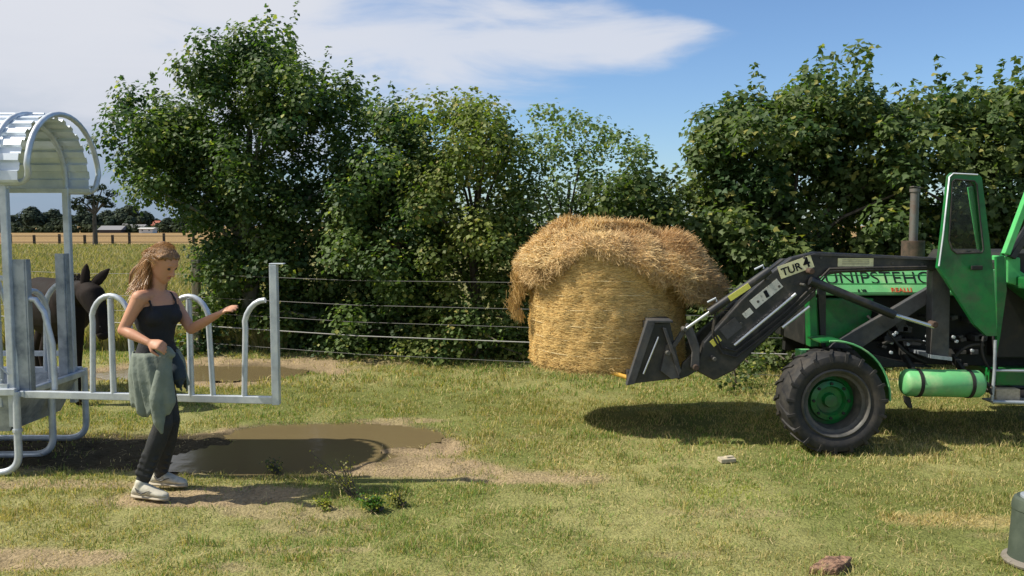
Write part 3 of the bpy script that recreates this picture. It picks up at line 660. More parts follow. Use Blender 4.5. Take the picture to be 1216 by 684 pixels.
# ------------------------------------------------------------------ hay feeder
def arc_pts(a, b, c, n=8):
    a, b, c = Vector(a), Vector(b), Vector(c); return [a * (1 - t) ** 2 + b * 2 * t * (1 - t) + c * t * t for t in [i / n for i in range(n + 1)]]
def feeder():
    Y0, Y1, XR, XL = 5.97, 6.80, -3.58, -6.3; yc = (Y0 + Y1) / 2
    t = thing('hay_feeder', ((XR + XL) / 2, yc, 0), 'galvanised livestock feeder with a curved corrugated roof beside the woman', 'hay feeder')
    ze, zp = 2.10, 2.60
    hw = (Y1 - Y0) / 2 + .07
    def arch(u, off=0):           # u 0..1 near eave to far eave
        a = math.pi * (1 - u); cx_ = math.cos(a); sz = math.sin(a)
        return yc + cx_ * (hw + off) * (1 if True else 0), ze + (sz ** .85) * (zp - ze + off)
    # sheet with trapezoidal ribs along its length
    nr = 14; us = []; 
    for k in range(nr):
        for f, o in ((0, 0), (.08, .022), (.5, .022), (.58, 0)): us.append(((k + f) / nr, o))
    us.append((1, 0)); xs2 = [-6.45, -5.4, -4.4, -3.43]; vs = []
    for x in xs2:
        for u, o in us: y, z = arch(u, o); vs.append((x, y, z))
    n = len(us); m = MB(); m.add(vs, [(i * n + k, i * n + k + 1, (i + 1) * n + k + 1, (i + 1) * n + k) for i in range(len(xs2) - 1) for k in range(n - 1)])
    sh = m.build('roof_sheet', M['zincsheet'], t); md = sh.modifiers.new('so', 'SOLIDIFY'); md.thickness = .003
    # hoops of the roof frame
    for x in (XR - .02, -4.95, -6.25):
        MB().tube([(x, *arch(u / 24, .032)) for u in range(25)], .018, 10).build('roof_hoop', M['zinc'], t, smooth=60)
        MB().tube([(x, *arch(u / 24, -.03)) for u in range(25)], .02, 10).build('roof_hoop', M['zinc'], t, smooth=60)
    xe = -3.36
    pts = [(XR, Y0 - .02, ze)] + arc_pts((XR + .08, Y0 - .03, ze), (xe, Y0 - .03, ze - .01), (xe, *arch(.06, .03)), 6) + [(xe, *arch(u / 20, .028)) for u in range(2, 20)] + arc_pts((xe, Y1 + .05, ze + .03), (xe, Y1 + .03, ze - .04), (xe - .09, Y1 + .02, ze - .03), 5) + [(XR, Y1, ze - .03)]
    MB().tube(pts, .021, 12).build('end_hoop', M['zinc'], t, smooth=60)
    for y in (Y0, Y1): MB().bar((-6.45, y, ze - .02), (XR + (.04 if y == Y0 else .2), y, ze - .02), .03, .035).build('eave_rail', M['zinc'], t, bevel=.004)
    MB().tube([(-6.45, yc, zp + .03), (-3.5, yc, zp + .03)], .014, 8).build('ridge_rail', M['zinc'], t, smooth=60)
    # posts
    for x in (XR, XL):
        for y in (Y0, Y1): MB().bar((x, y, .36), (x, y, ze), .050, .050, (0, 1, 0)).build('post', M['zinc'], t, bevel=.006)
    MB().bar((-3.68, Y0 + .01, .5), (-3.68, Y0 + .01, 1.55), .045, .045, (0, 1, 0)).build('post', M['zinc'], t, bevel=.005)
    # tray
    tr = MB(); zt, zb = .60, .31; xr, xl = XR + .05, XL - .05
    o = [(xl, Y0 - .02, zt), (xr, Y0 - .02, zt), (xr, Y1 + .02, zt), (xl, Y1 + .02, zt)]; i_ = [(xl + .04, Y0 + .06, zb), (xr - .12, Y0 + .06, zb), (xr - .12, Y1 - .08, zb), (xl + .04, Y1 - .08, zb)]
    fl = [(xl + .08, Y0 + .08, zb + .16), (xr - .10, Y0 + .08, zb + .16), (xr - .10, Y1 - .08, zb + .16), (xl + .08, Y1 - .08, zb + .16)]
    ti = [(xl + .03, Y0 + .01, zt), (xr - .03, Y0 + .01, zt), (xr - .03, Y1 - .01, zt), (xl + .03, Y1 - .01, zt)]
    tr.add(o + i_ + fl + ti, [(0, 1, 5, 4), (1, 2, 6, 5), (2, 3, 7, 6), (3, 0, 4, 7), (4, 5, 6, 7), (8, 9, 10, 11)] + [(a, a + 12, (a + 1) % 4 + 12, (a + 1) % 4) for a in range(4)] + [(a + 12, a + 8, (a + 1) % 4 + 8, (a + 1) % 4 + 12) for a in range(4)])
    tr.build('tray', M['zincdark'], t)
    for y in (Y0 - .045, Y1 + .045): MB().bar((xl, y, .62), (xr, y, .62), .045, .05).build('tray_rail', M['zinc'], t, bevel=.005)
    MB().bar((xr + .02, Y0 - .03, .60), (xr + .02, Y1 + .03, .60), .045, .045).build('tray_rail', M['zinc'], t, bevel=.005)
    # skids
    for y, rx in ((5.93, 0), (6.42, -.02), (6.93, -.02)):
        xk = XR + .045 + rx
        pts = [(xk, y, .62)] + arc_pts((xk, y, .17), (xk, y, .03), (xk - .17, y, .03), 8) + [(XL + .1, y, .03)] + arc_pts((XL + .1, y, .03), (XL - .05, y, .03), (XL - .05, y, .17), 6)[1:] + [(XL - .05, y, .6)]
        MB().tube(pts, .026, 12).build('skid', M['zinc'], t, smooth=60)
    MB().tube([(XR + .045, 5.93, .33), (XR + .045, 5.93, .35)], .034, 10).build('collar', M['zinc'], t)
    # panels of hoops round the tray
    def hoop(mb, A, B, z0, zt_, side=0, r=.021):
        """inverted U from A to B (xy), side: 0 full, -1 left half, 1 right half"""
        A, B = Vector((*A, 0)), Vector((*B, 0)); mid = (A + B) / 2; ri = (B - A).length / 2; d = (B - A).normalized(); out = .12 * ri
        pl = [A + Vector((0, 0, z0)), A + d * .02 + Vector((0, 0, zt_ - ri * 1.2))] + [mid + d * (-math.cos(a) * ri * .93) + Vector((0, 0, zt_ - ri * 1.2 + math.sin(a) * ri * 1.2)) for a in [math.pi * k / 12 for k in range(1, 12)]] + [B - d * .02 + Vector((0, 0, zt_ - ri * 1.2)), B + Vector((0, 0, z0))]
        h = len(pl) // 2
        if side < 0: pl = pl[:h + 1]
        if side > 0: pl = pl[h:]
        mb.tube(pl, r, 10)
    # far long side
    hb = MB(); hoop(hb, (-4.35, Y1), (-3.95, Y1), .62, 1.38, 0); hoop(hb, (-5.0, Y1), (-4.6, Y1), .62, 1.3, 0); hoop(hb, (-3.8, Y1), (-3.42, Y1), .62, 1.34, -1); hb.build('feeding_hoops', M['zinc'], t, smooth=60)
    MB().bar((XL, Y1 + .02, .76), (XR, Y1 + .02, .76), .03, .04).build('side_rail', M['zinc'], t)
    # end side: plates and half hoops
    MB().box((XR + .065, Y0 + .02, 1.07), (.09, .012, .98)).box((XR + .115, Y0 + .05, 1.07), (.012, .06, .98)).build('corner_plate', M['zincdark'], t, bevel=.003)
    MB().box((XR + .0, Y1 - .14, 1.07), (.07, .012, 1.02)).box((XR + .035, Y1 - .10, 1.07), (.012, .06, 1.02)).build('corner_plate', M['zincdark'], t, bevel=.003)
    MB().box((-3.80, Y0 + .04, 1.05), (.09, .012, .96)).build('corner_plate', M['zincdark'], t, bevel=.003)
    he = MB(); hoop(he, (XR + .02, Y0 + .02), (XR + .05, Y0 + .42), .62, 1.32, 0); he.tube([(XR + .08, Y0 + .05, 1.28), (XR + .16, Y0 + .05, 1.27), (XR + .22, Y0 + .05, 1.18), (XR + .27, Y0 + .05, .95), (XR + .28, Y0 + .04, .62)], .021, 10); he.build('feeding_hoops', M['zinc'], t, smooth=60)
    MB().tube([(-3.72, Y0 + .12, 1.4), (-3.62, Y0 + .2, .8)], .014, 8).build('brace', M['zinc'], t)
    # latch
    MB().tube([(XR - .05, Y0 - .04, .70), (XR - .1, Y0 - .05, .75), (XR - .05, Y0 - .05, .80), (XR, Y0 - .04, .74)], .006, 6).box((XR - .05, Y0 - .04, .66), (.08, .02, .03)).build('latch', M['zinc'], t)
    # open gate
    gA = Vector((XR + .10, 5.97, 0)); gB = Vector((at(325, 400, 5.76).x, 5.76, 0)); d = (gB - gA).normalized(); Lg = (gB - gA).length; ps = lambda s: gA + d * s
    sx = lambda px: (at(px, 420, 5.86).x - gA.x) / d.x
    gt = MB(); gt.bar(ps(-.02) + Vector((0, 0, .595)), gB + Vector((0, 0, .595)), .04, .052); go = gt.build('gate', M['zinc'], t, bevel=.005); go['label'] = 'hooped gate swung open from the feeder'
    MB().bar(gB + Vector((.01, 0, .565)), gB + Vector((.01, 0, 1.535)), .05, .06, (0, 1, 0)).box(gB + Vector((.035, 0, 1.54)), (.10, .06, .008)).build('gate_post', M['zinc'], go, bevel=.004)
    z1 = 1.31
    for a, b_ in ((104, 157), (201, 255)):
        m = MB(); A = ps(sx(a)); B = ps(sx(b_)); hoop(m, (A.x, A.y), (B.x, B.y), .60, z1, 0, .0195); mid = (A + B) / 2
        m.tube([mid + Vector((0, 0, .60)), mid + Vector((0, 0, z1 - .02))], .021, 10); m.build('hoop', M['zinc'], go, smooth=60)
    m = MB(); A = ps(sx(293)); B = ps(sx(349)); hoop(m, (A.x, A.y), (B.x, B.y), .60, z1 - .02, -1, .0195); m.build('hoop', M['zinc'], go, smooth=60)
feeder()

# ------------------------------------------------------------------ mule behind the feeder
def mule():
    t = thing('mule', (at(70, 400, 8.7).x, 8.7, 0), 'dark brown mule with long ears standing behind the feeder', 'mule')
    P = lambda x, y, d: at(x, y, d)
    m = MB(); Z = Vector((0, 0, 1))
    ax = (P(96, 350, 8.35) - P(48, 350, 9.1)).normalized(); sd = ax.cross(Z).normalized()
    def ring(px, py, d, a, b): return (P(px, py, d), sd * a, Z * b)
    m.loft([ring(38, 362, 9.3, .05, .08), ring(41, 360, 9.25, .17, .2), ring(47, 358, 9.12, .24, .27), ring(60, 364, 8.95, .26, .31), ring(76, 366, 8.75, .25, .30), ring(88, 362, 8.55, .20, .29), ring(95, 360, 8.42, .12, .2), ring(98, 360, 8.37, .04, .08)], 20)
    m.limb([P(86, 354, 8.55), P(95, 348, 8.35), P(102, 343, 8.2)], [.20, .14, .095])
    m.limb([P(104, 343, 8.18), P(110, 350, 8.1), P(118, 375, 8.02), P(121, 392, 7.99)], [.09, .115, .08, .068])
    m.limb([P(102, 350, 8.15), P(110, 365, 8.08)], [.09, .07])
    for (x, d, fx) in ((88, 8.35, 0), (82, 8.7, 0)):
        a = P(x, 370, d); kz = Vector((a.x, d, .42)); m.limb([a, kz, Vector((a.x, d, .12)), Vector((a.x + .03, d, .04))], [.11, .055, .04, .055])
    for (x, d) in ((56, 8.9), (48, 9.3)):
        a = P(x, 368, d); m.limb([a, Vector((a.x + .08, d - .05, .68)), Vector((a.x - .06, d, .42)), Vector((a.x - .02, d, .12)), Vector((a.x, d, .04))], [.16, .10, .055, .04, .055])
    m.limb([P(40, 350, 9.3), P(36, 380, 9.4), P(37, 420, 9.4)], [.04, .03, .05])
    remesh(m, 'body', M['mule'], t, .018, 5)
    for tip, base, wv in (((103, 313), (100, 340), .05), ((130, 319), (108, 341), .05)):
        b = P(*base, 8.14); q = P(*tip, 8.12); d = (q - b); s = d.normalized().cross(Vector((0, 1, 0))).normalized(); e = MB(); rings = []
        for u, r_ in ((0, .03), (.15, .042), (.4, .05), (.7, .04), (.9, .02), (1, .005)): rings.append((b.lerp(q, u), s * r_ * (1.0), Vector((0, .022, 0)) * (1.2 - u)))
        e.loft(rings, 12); e.build('ear', M['mule'], t, smooth=180)
    mn = MB(); random.seed(3)
    for k in range(170):
        u = random.random(); b_ = P(84, 333, 8.55).lerp(P(104, 334, 8.16), u) + Vector((random.gauss(0, .012), random.gauss(0, .02), -.05)); mn.tube([b_, b_ + Vector((random.gauss(0, .015), random.gauss(0, .02), .07)), b_ + Vector((random.gauss(.01, .02), random.gauss(0, .03), random.uniform(.09, .13)))], [.006, .005, .001], 4)
    mn.build('mane', M['mule'], t, fix=False)
    MB().ball(P(122.5, 397, 7.985), (.06, .06, .055)).build('muzzle', M['mule'], t, smooth=180)
    MB().ball(P(118, 388, 7.945), (.028, .014, .02)).build('nostril_patch', M['muzzle'], t, smooth=180)
    MB().ball(P(106, 352, 8.02), .017).build('eye', M['eye'], t, smooth=180)
mule()

# ------------------------------------------------------------------ hay bale
def straws(P, T, Nn, length, width, col, lift=0):
    n = len(P); T = T / np.linalg.norm(T, axis=1)[:, None]; s = np.cross(T, Nn); s /= np.linalg.norm(s, axis=1)[:, None] + 1e-9
    a = P - T * length[:, None] / 2; b = P + T * length[:, None] / 2; w_ = s * width[:, None]; mid = P + Nn * (rng.uniform(-.15, .25, n) * length)[:, None]
    V = np.stack([a - w_, a + w_, mid + w_, mid - w_, b + w_ * .6, b - w_ * .6], 1).reshape(-1, 3); k = np.arange(n)[:, None] * 6
    Fc = np.concatenate([k + np.array([[0, 1, 2, 3]]), k + np.array([[3, 2, 4, 5]])]); return V, Fc, np.repeat(col, 6, axis=0)
def bale():
    cx, cy, Rb = .87, 7.68, .685; zb, zt = .575, 1.56
    t = thing('round_hay_bale', (cx, cy, zb), 'big round golden hay bale with a ragged loose top held on the loader', 'hay bale')
    nt_, nz = 120, 40; V = []; 
    for i in range(nz + 1):
        z = zb + (zt - zb) * i / nz
        for k in range(nt_):
            a = 2 * math.pi * k / nt_; u = i / nz; r = Rb * (1 - .045 * abs(2 * u - 1) ** 6) + .012 * math.sin(u * 40) * .4; V.append((a, z, r))
    V = np.array(V); nn = fbm(V[:, 0] * 9.55, V[:, 1] * 9, 81, 4); nn2 = fbm(V[:, 0] * 2.5, V[:, 1] * 26, 82, 3); r = V[:, 2] + (nn - .5) * .06 + (nn2 - .5) * .03
    XYZ = np.stack([cx + np.cos(V[:, 0]) * r, cy + np.sin(V[:, 0]) * r, V[:, 1]], 1)
    i = np.arange(nz * nt_); k = i % nt_; row = i // nt_; Fc = np.stack([row * nt_ + k, row * nt_ + (k + 1) % nt_, (row + 1) * nt_ + (k + 1) % nt_, (row + 1) * nt_ + k], 1)
    c = np_mesh('rolled_body', XYZ, Fc, M['hay'], t, smooth=True)
    bot = MB(); bot.lathe((cx, cy, 0), (0, 0, 1), [(zb + .02, Rb * .96), (zb + .06, Rb * .7), (zb + .07, .01)], 48); bot.build('underside', M['hay'], t, smooth=60)
    # straw skin wrapped round the bale
    n = 80000; a = rng.uniform(0, 2 * np.pi, n); z = rng.uniform(zb + .005, zt, n); ra = Rb + .004 + rng.uniform(-.01, .014, n) + (fbm(a * 9.55, z * 9, 81, 4) - .5) * .06
    nrm = np.stack([np.cos(a), np.sin(a), np.zeros(n)], 1); P = np.stack([cx + np.cos(a) * ra, cy + np.sin(a) * ra, z], 1)
    T = np.stack([-np.sin(a), np.cos(a), rng.normal(0, .22, n)], 1) + rng.normal(0, .12, (n, 3))
    cb = np.array([.70, .52, .22]) * rng.uniform(.85, 1.25, n)[:, None]; g_ = rng.random(n) < .25; cb[g_] *= np.array([.7, .62, .5])
    dk = fbm(a * 3, z * 30, 90, 2) < .38; cb[dk] *= .9
    V1 = straws(P, T, nrm, rng.uniform(.02, .075, n), np.full(n, .0014), cb)
    # frayed bottom edge
    n = 5000; a = rng.uniform(0, 2 * np.pi, n); P = np.stack([cx + np.cos(a) * (Rb - .01), cy + np.sin(a) * (Rb - .01), zb + rng.uniform(-.02, .05, n)], 1); nrm = np.stack([np.cos(a), np.sin(a), np.zeros(n)], 1)
    T = nrm * rng.uniform(-.5, .6, n)[:, None] + np.stack([-np.sin(a), np.cos(a), np.zeros(n)], 1) * rng.normal(0, .7, n)[:, None] + np.array([0, 0, -1]) * rng.uniform(.1, .8, n)[:, None]
    V2 = straws(P, T, nrm, rng.uniform(.03, .11, n), np.full(n, .0018), np.array([.55, .38, .15]) * rng.uniform(.5, 1.1, n)[:, None])
    o2 = len(V1[0]); np_mesh('straw_skin', np.concatenate([V1[0], V2[0]]), np.concatenate([V1[1], V2[1] + o2]), M['straw'], t, col=np.concatenate([V1[2], V2[2]]))
    for z in (.70, .83, .955, 1.09, 1.21, 1.33):
        MB().tube([(cx + math.cos(a) * (Rb + .012 + .004 * math.sin(a * 7 + z * 9)), cy + math.sin(a) * (Rb + .012 + .004 * math.sin(a * 7 + z * 9)), z + .008 * math.sin(a * 3 + z * 5)) for a in [2 * math.pi * k / 90 for k in range(91)]], .0028, 5, False).build('twine', M['twine'], t, smooth=60)
    # ragged cap
    def cap(th, rho):
        l = np.exp(-((np.cos(th) + 1) ** 2) / .25 - (np.sin(th) + .1) ** 2 / .8); rt = np.exp(-((np.cos(th) - 1) ** 2) / .35 - (np.sin(th) + .3) ** 2 / .8)
        w_ = .5 * (fbm(np.cos(th) * 2 + 7, np.sin(th) * 2 + 3.3, 101, 3) - .5) * 2 + .5 * (fbm(np.cos(th) * 7 + 7, np.sin(th) * 7 + 3.3, 102, 2) - .5)
        Rr = .715 + .15 * l + .26 * rt + .16 * w_
        x = cx + .02 + np.cos(th) * Rr * rho; y = cy + np.sin(th) * Rr * rho
        z = 1.60 + .19 * (1 - rho ** 3.4) - (.06 + .13 * l + .22 * rt) * rho ** 5 - .16 * (fbm(np.cos(th) * 4 + 3, np.sin(th) * 4 + 8, 105, 3) - .45) * rho ** 4 + .03 * (x - cx) * -2
        lump = (fbm(x * 4, y * 4 + th * 0, 111, 4) - .5) * .22
        return np.stack([x, y, z + lump], 1)
    nth, nr_ = 140, 40; th, rh = np.meshgrid(np.arange(nth) / nth * 2 * np.pi, np.linspace(0.02, 1, nr_)); th = th.ravel(); rh = rh.ravel()
    Tp = cap(th, rh); edge = cap(np.arange(nth) / nth * 2 * np.pi, np.ones(nth))
    thk = (.02 + .06 * fbm(np.arange(nth) * .13, np.zeros(nth), 121, 3)); e2 = edge.copy(); e2[:, 2] -= thk; e2[:, :2] = np.array([cx, cy]) + (e2[:, :2] - np.array([cx, cy])) * .97
    e3 = edge.copy(); e3[:, 2] = 1.46; e3[:, :2] = np.array([cx, cy]) + (e3[:, :2] - np.array([cx, cy])) * .72
    AV = np.concatenate([Tp, e2, e3]); i = np.arange((nr_ + 1) * nth); k = i % nth; row = i // nth
    Fc = np.stack([row * nth + k, row * nth + (k + 1) % nth, (row + 1) * nth + (k + 1) % nth, (row + 1) * nth + k], 1)
    np_mesh('loose_cap', AV, Fc, M['hay'], t, smooth=True)
    n = 52000; th = rng.uniform(0, 2 * np.pi, n); rh = np.sqrt(rng.uniform(0.02, 1, n)) ; P = cap(th, rh); out = np.stack([np.cos(th), np.sin(th), np.zeros(n)], 1)
    nrm = np.array([0, 0, 1]) * (1.15 - rh[:, None]) + out * rh[:, None] ** 3; P = P + nrm * (rng.uniform(-.015, .035, n) + .06 * (fbm(P[:, 0] * 11, P[:, 1] * 11 + P[:, 2] * 5, 133, 3) - .4))[:, None] * 1.2
    ang_ = fbm(P[:, 0] * 5, P[:, 1] * 5, 137, 3) * 12; T = rng.normal(size=(n, 3)) * np.array([.7, .7, .45]) + np.stack([np.cos(ang_), np.sin(ang_) * .6, np.zeros(n)], 1) * .9; 
    c0 = np.array([.80, .62, .32]); c1 = np.array([.58, .38, .18]); k = np.clip(fbm(P[:, 0] * 4, P[:, 1] * 4, 131, 3) * 1.6 - .3 + .25 * (P[:, 0] - cx), 0, 1)[:, None]
    col = (c0 * (1 - k) + c1 * k) * rng.uniform(.55, 1.2, n)[:, None]
    A = straws(P, T, nrm, rng.uniform(.05, .17, n), np.full(n, .0019), col)
    # drooping rim
    n = 20000; th = rng.uniform(0, 2 * np.pi, n); e = cap(th, np.full(n, 1.0)); out = np.stack([np.cos(th), np.sin(th), np.zeros(n)], 1)
    l = np.exp(-((np.cos(th) + 1) ** 2) / .12); rt = np.exp(-((np.cos(th) - 1) ** 2) / .2)
    drop = rng.uniform(0, 1, n) ** 1.3 * (.04 + .15 * l + .16 * rt) * (.5 + 1.0 * fbm(th * 6, th * 0, 141, 3)); P = e - np.array([0, 0, 1]) * drop[:, None] + out * rng.uniform(-.06, .03, n)[:, None]
    T = rng.normal(size=(n, 3)) + np.array([0, 0, -1.2])
    col = (c0 * .5 + c1 * .5) * rng.uniform(.5, 1.2, n)[:, None]; B = straws(P, T, out, rng.uniform(.04, .15, n), np.full(n, .0019), col)
    # one wisp hanging on the left
    n = 900; u = rng.random(n); wp = np.stack([.05 + .04 * np.sin(u * 7) + rng.normal(0, .02 + .02 * (1 - u), n), 7.55 + rng.normal(0, .03, n), 1.36 - u * .40], 1); T = rng.normal(size=(n, 3)) * .7 + np.array([0, 0, -1.5])
    Cw = straws(wp, T, np.tile([0., -1, 0], (n, 1)), rng.uniform(.04, .12, n), np.full(n, .0018), np.array([.5, .33, .12]) * rng.uniform(.6, 1.2, n)[:, None])
    o1 = len(A[0]); o2 = o1 + len(B[0])
    np_mesh('loose_straw', np.concatenate([A[0], B[0], Cw[0]]), np.concatenate([A[1], B[1] + o1, Cw[1] + o2]), M['straw'], t, col=np.concatenate([A[2], B[2], Cw[2]]))
bale()

# ------------------------------------------------------------------ tractor with front loader
def text(s, size, m, parent, origin, xdir, name='lettering', ext=.0015, shear=0, up=None):
    cu = bpy.data.curves.new(name, 'FONT'); cu.body = s; cu.size = size; cu.extrude = ext; cu.align_x = 'CENTER'; cu.align_y = 'CENTER'; cu.shear = shear; cu.offset = size * (.018 if size < .15 else -.012)
    o = bpy.data.objects.new('tmp', cu); C.objects.link(o); dg = bpy.context.evaluated_depsgraph_get(); dg.update()
    me = bpy.data.meshes.new_from_object(o.evaluated_get(dg)); bpy.data.objects.remove(o)
    x = Vector(xdir).normalized(); nrm = Vector((0, -1, 0)) if up is None else x.cross(Vector(up)).normalized(); y = nrm.cross(x)
    mt = Matrix((x, y, nrm)).transposed().to_4x4(); mt.translation = Vector(origin) - wl(parent); me.transform(mt); me.name = name; me.materials.clear()
    return link(name, me, m, parent)
def tractor():
    t = thing('tractor', (at(1160, 480, 7.6).x, 7.6, 0), 'green tractor with a black front loader carrying the hay bale', 'tractor')
    YN = 6.95                                         # near side of the body
    # --- wheels
    def wheel(cx, cyn, r, wd, side=-1):
        """cyn: outer face distance"""
        c = Vector((cx, cyn + (wd / 2 if side < 0 else -wd / 2), r)); k = wd / 2
        e = thing('wheel', c - wl(t), None, None); e.parent = t
        rr = r / .415
        ty = MB(); rim = .265 * rr
        ty.lathe(c, (0, 1, 0), [(-k * .7, rim), (-k * .85, rim + .012), (-k * .97, rim + .05 * rr), (-k, r * .83), (-k * .93, r * .92), (-k * .75, r * .955), (-k * .3, r * .972), (k * .3, r * .972), (k * .75, r * .955), (k * .93, r * .92), (k, r * .83), (k * .97, rim + .05 * rr), (k * .85, rim + .012), (k * .7, rim)], 56)
        n = 19
        for j in range(n):
            for sg in (-1, 1):
                a0 = 2 * math.pi * (j + (.5 if sg > 0 else 0)) / n
                def pt(u, rad_, da): 
                    a = a0 + da; return c + Vector((math.sin(a) * rad_, u, math.cos(a) * rad_))
                da = .16; h = r; lo = r * .95
                prof = [(sg * k * .02, 0), (sg * k * .55, -da * .45), (sg * k * .97, -da), (sg * k * 1.01, -da * 1.0)]
                rad2 = [h, h * .995, h * .97, h * .86]; lo2 = [lo, lo, lo * .965, h * .80]; vs = []
                for (u, d), ro, ri in zip(prof, rad2, lo2):
                    for wv in (-.036, .036): vs += [pt(u, ri, d + wv), pt(u, ro, d + wv * .8)]
                fs = []
                for q in range(3):
                    b = q * 4; fs += [(b, b + 1, b + 5, b + 4), (b + 1, b + 3, b + 7, b + 5), (b + 3, b + 2, b + 6, b + 7)]
                fs += [(0, 2, 3, 1), (12, 13, 15, 14)]; ty.add(vs, fs)
        ty.build('tyre', M['rubber'], e, smooth=35)
        s = side; rm = MB(); f = s * k
        rm.lathe(c, (0, 1, 0), [(f * .86, rim + .012), (f * .92, rim), (f * .84, rim - .018), (f * .70, rim - .026), (f * .66, rim - .05), (f * .35, rim - .06), (f * .1, rim - .065), (-f * .6, rim - .06), (-f * .84, rim - .01)], 48); rm.build('rim', M['rim'], e, smooth=40)
        hb = MB(); hb.lathe(c, (0, 1, 0), [(-f * .1, rim - .064), (-f * .05, .17 * rr), (f * .15, .16 * rr), (f * .22, .12 * rr), (-f * .05, .105 * rr), (-f * .05, .06 * rr), (f * .2, .05 * rr), (f * .22, .001)], 40); hb.build('hub', M['green'], e, smooth=35)
        for j in range(8):
            a = 2 * math.pi * j / 8; MB().lathe(c + Vector((math.sin(a) * .14 * rr, f * .18, math.cos(a) * .14 * rr)), (0, s, 0), [(0, .012), (.018, .012), (.02, .001)], 6).build('wheel_bolt', M['dark'], e)
        return e
    wx = at(993, 479, 6.5).x
    wheel(wx, 6.47, .412, .34); wheel(wx + .60, 8.22, .415, .34, 1)
    rx = wx + 2.62
    wheel(rx, 6.60, .415, .34); wheel(rx, 8.75, .415, .34, 1)
    # --- axle, chassis and engine
    m = MB(); m.tube([(wx, 6.85, .43), (wx + .1, 7.6, .43), (wx + .58, 8.05, .43)], .07, 12); m.ball((wx + .1, 7.6, .43), (.16, .18, .16)).build('axle', M['dark'], t, smooth=40); MB().tube([(rx, 6.85, .43), (rx, 8.5, .43)], .08, 12).build('axle', M['dark'], t, smooth=40)
    m = MB(); m.prism([(958, 428), (1216, 436), (1330, 436), (1330, 405), (960, 405)], 7.25, 7.33); m.prism([(958, 428), (1216, 436), (1330, 436), (1330, 405), (960, 405)], 7.85, 7.93, 7.25); m.build('chassis_rail', M['dark'], t, bevel=.005)
    m = MB(); m.prism([(1035, 425), (1035, 352), (1195, 350), (1195, 425)], 7.3, 7.9); m.build('engine_block', M['dark'], t, bevel=.02)
    m = MB()
    for i in range(26):
        x = random.uniform(1038, 1100) if i % 2 else random.uniform(1128, 1165); y = random.uniform(375, 432); p = at(x, y, 7.22); s_ = random.uniform(.02, .06)
        MB().box(p, (s_ * 1.6, .14, s_), Matrix.Rotation(random.uniform(-.4, .4), 3, 'Y')).build('engine_fitting', M['greyp'], t, bevel=.004)
    for i in range(16):
        MB().lathe(at(random.uniform(1030, 1170), random.uniform(385, 440), 7.12), (0, -1, 0), [(0, .014), (.02, .014), (.021, .001)], 6).build('bolt', M['zinc'], t)
    for a, b, c_ in (((1030, 375), (1045, 392), (1056, 380)), ((1040, 360), (1060, 420), (1100, 430)), ((1168, 400), (1160, 425), (1182, 445)), ((1048, 408), (1080, 398), (1105, 410)), ((1130, 430), (1145, 405), (1168, 410)), ((1182, 330), (1176, 400), (1184, 440))):
        MB().tube(arc_pts(at(*a, 7.08), at(*b, 7.0), at(*c_, 7.08), 8), .012, 8).build('hose', M['rubber'], t, smooth=60)
    m = MB(); m.prism([(1000, 436), (1000, 412), (1070, 430), (1110, 436)], 7.0, 7.25); m.build('skid_plate', M['dark'], t, bevel=.004)
    # --- hood and nose
    hx0, hx1 = at(968, 340, YN + .17).x, at(1190, 340, YN + .17).x; hz0, hz1 = at(0, 351, YN + .17).z, at(0, 316, YN + .17).z; yb = YN + .17
    pr = [(yb, hz0), (yb, hz0 + .03), (yb + .15, hz1), (yb + .25, hz1 + .015), (7.78, hz1 + .015), (7.88, hz1), (8.02, hz0 + .03), (8.02, hz0)]
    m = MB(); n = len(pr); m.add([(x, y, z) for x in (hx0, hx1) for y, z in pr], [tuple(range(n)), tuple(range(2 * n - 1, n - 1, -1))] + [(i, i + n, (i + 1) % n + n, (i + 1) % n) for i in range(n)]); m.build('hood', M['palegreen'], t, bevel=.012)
    sl = Vector((0, .15, hz1 - hz0 - .03)); hp = lambda x, u: Vector((x, yb + .15 * u, hz0 + .03 + (hz1 - hz0 - .03) * u)); hn = Vector((0, -sl.z, sl.y)).normalized()
    for u in (.30, .62): MB().bar(hp(hx0 + .01, u) + hn * .002, hp(hx1 - .01, u) + hn * .002, .006, .010).build('hood_crease', M['lgreen'], t)
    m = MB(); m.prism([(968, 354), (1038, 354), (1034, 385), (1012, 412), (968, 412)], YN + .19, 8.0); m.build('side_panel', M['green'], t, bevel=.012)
    m = MB(); m.prism([(960, 342), (969, 342), (972, 412), (962, 412)], YN + .05, YN + .16); m.build('nose_frame', M['green'], t, bevel=.008)
    m = MB(); m.prism([(951, 417), (968, 417), (968, 433), (951, 433)], YN - .03, YN + .12); m.build('weight_bracket', M['palegreen'], t, bevel=.006)
    m = MB(); m.prism([(971, 338), (981, 338), (981, 412), (975, 412)], YN + .12, YN + .16); m.build('hinge_strip', M['black'], t, bevel=.004)
    a = at(967, 320, YN + .17); b = at(967, 412, YN + .17); MB().box((a.x - .03, 7.57, (a.z + b.z) / 2 - .02), (.05, .80, a.z - b.z - .06)).build('radiator_grille', M['dark'], t, bevel=.01)
    # lettering on the hood
    o = hp(at(1048, 330, yb).x, .50) + hn * .004; text('UNIPSTEHO', .175, M['ink'], t, o, (1, 0, 0), up=sl)
    o = hp(at(1071, 344, yb).x, .06) + hn * .004; text('REALLI', .060, M['red'], t, o, (1, 0, 0), up=sl)
    o = hp(at(1024, 344, yb).x, .06) + hn * .004; text('s va', .05, M['ink'], t, o, (1, 0, 0), up=sl)
    # --- mudguard of the front wheel
    ang = [R(a) for a in range(-12, 100, 8)]; m = MB(); rg = .455; vs = []; c0 = Vector((wx, 0, .43))
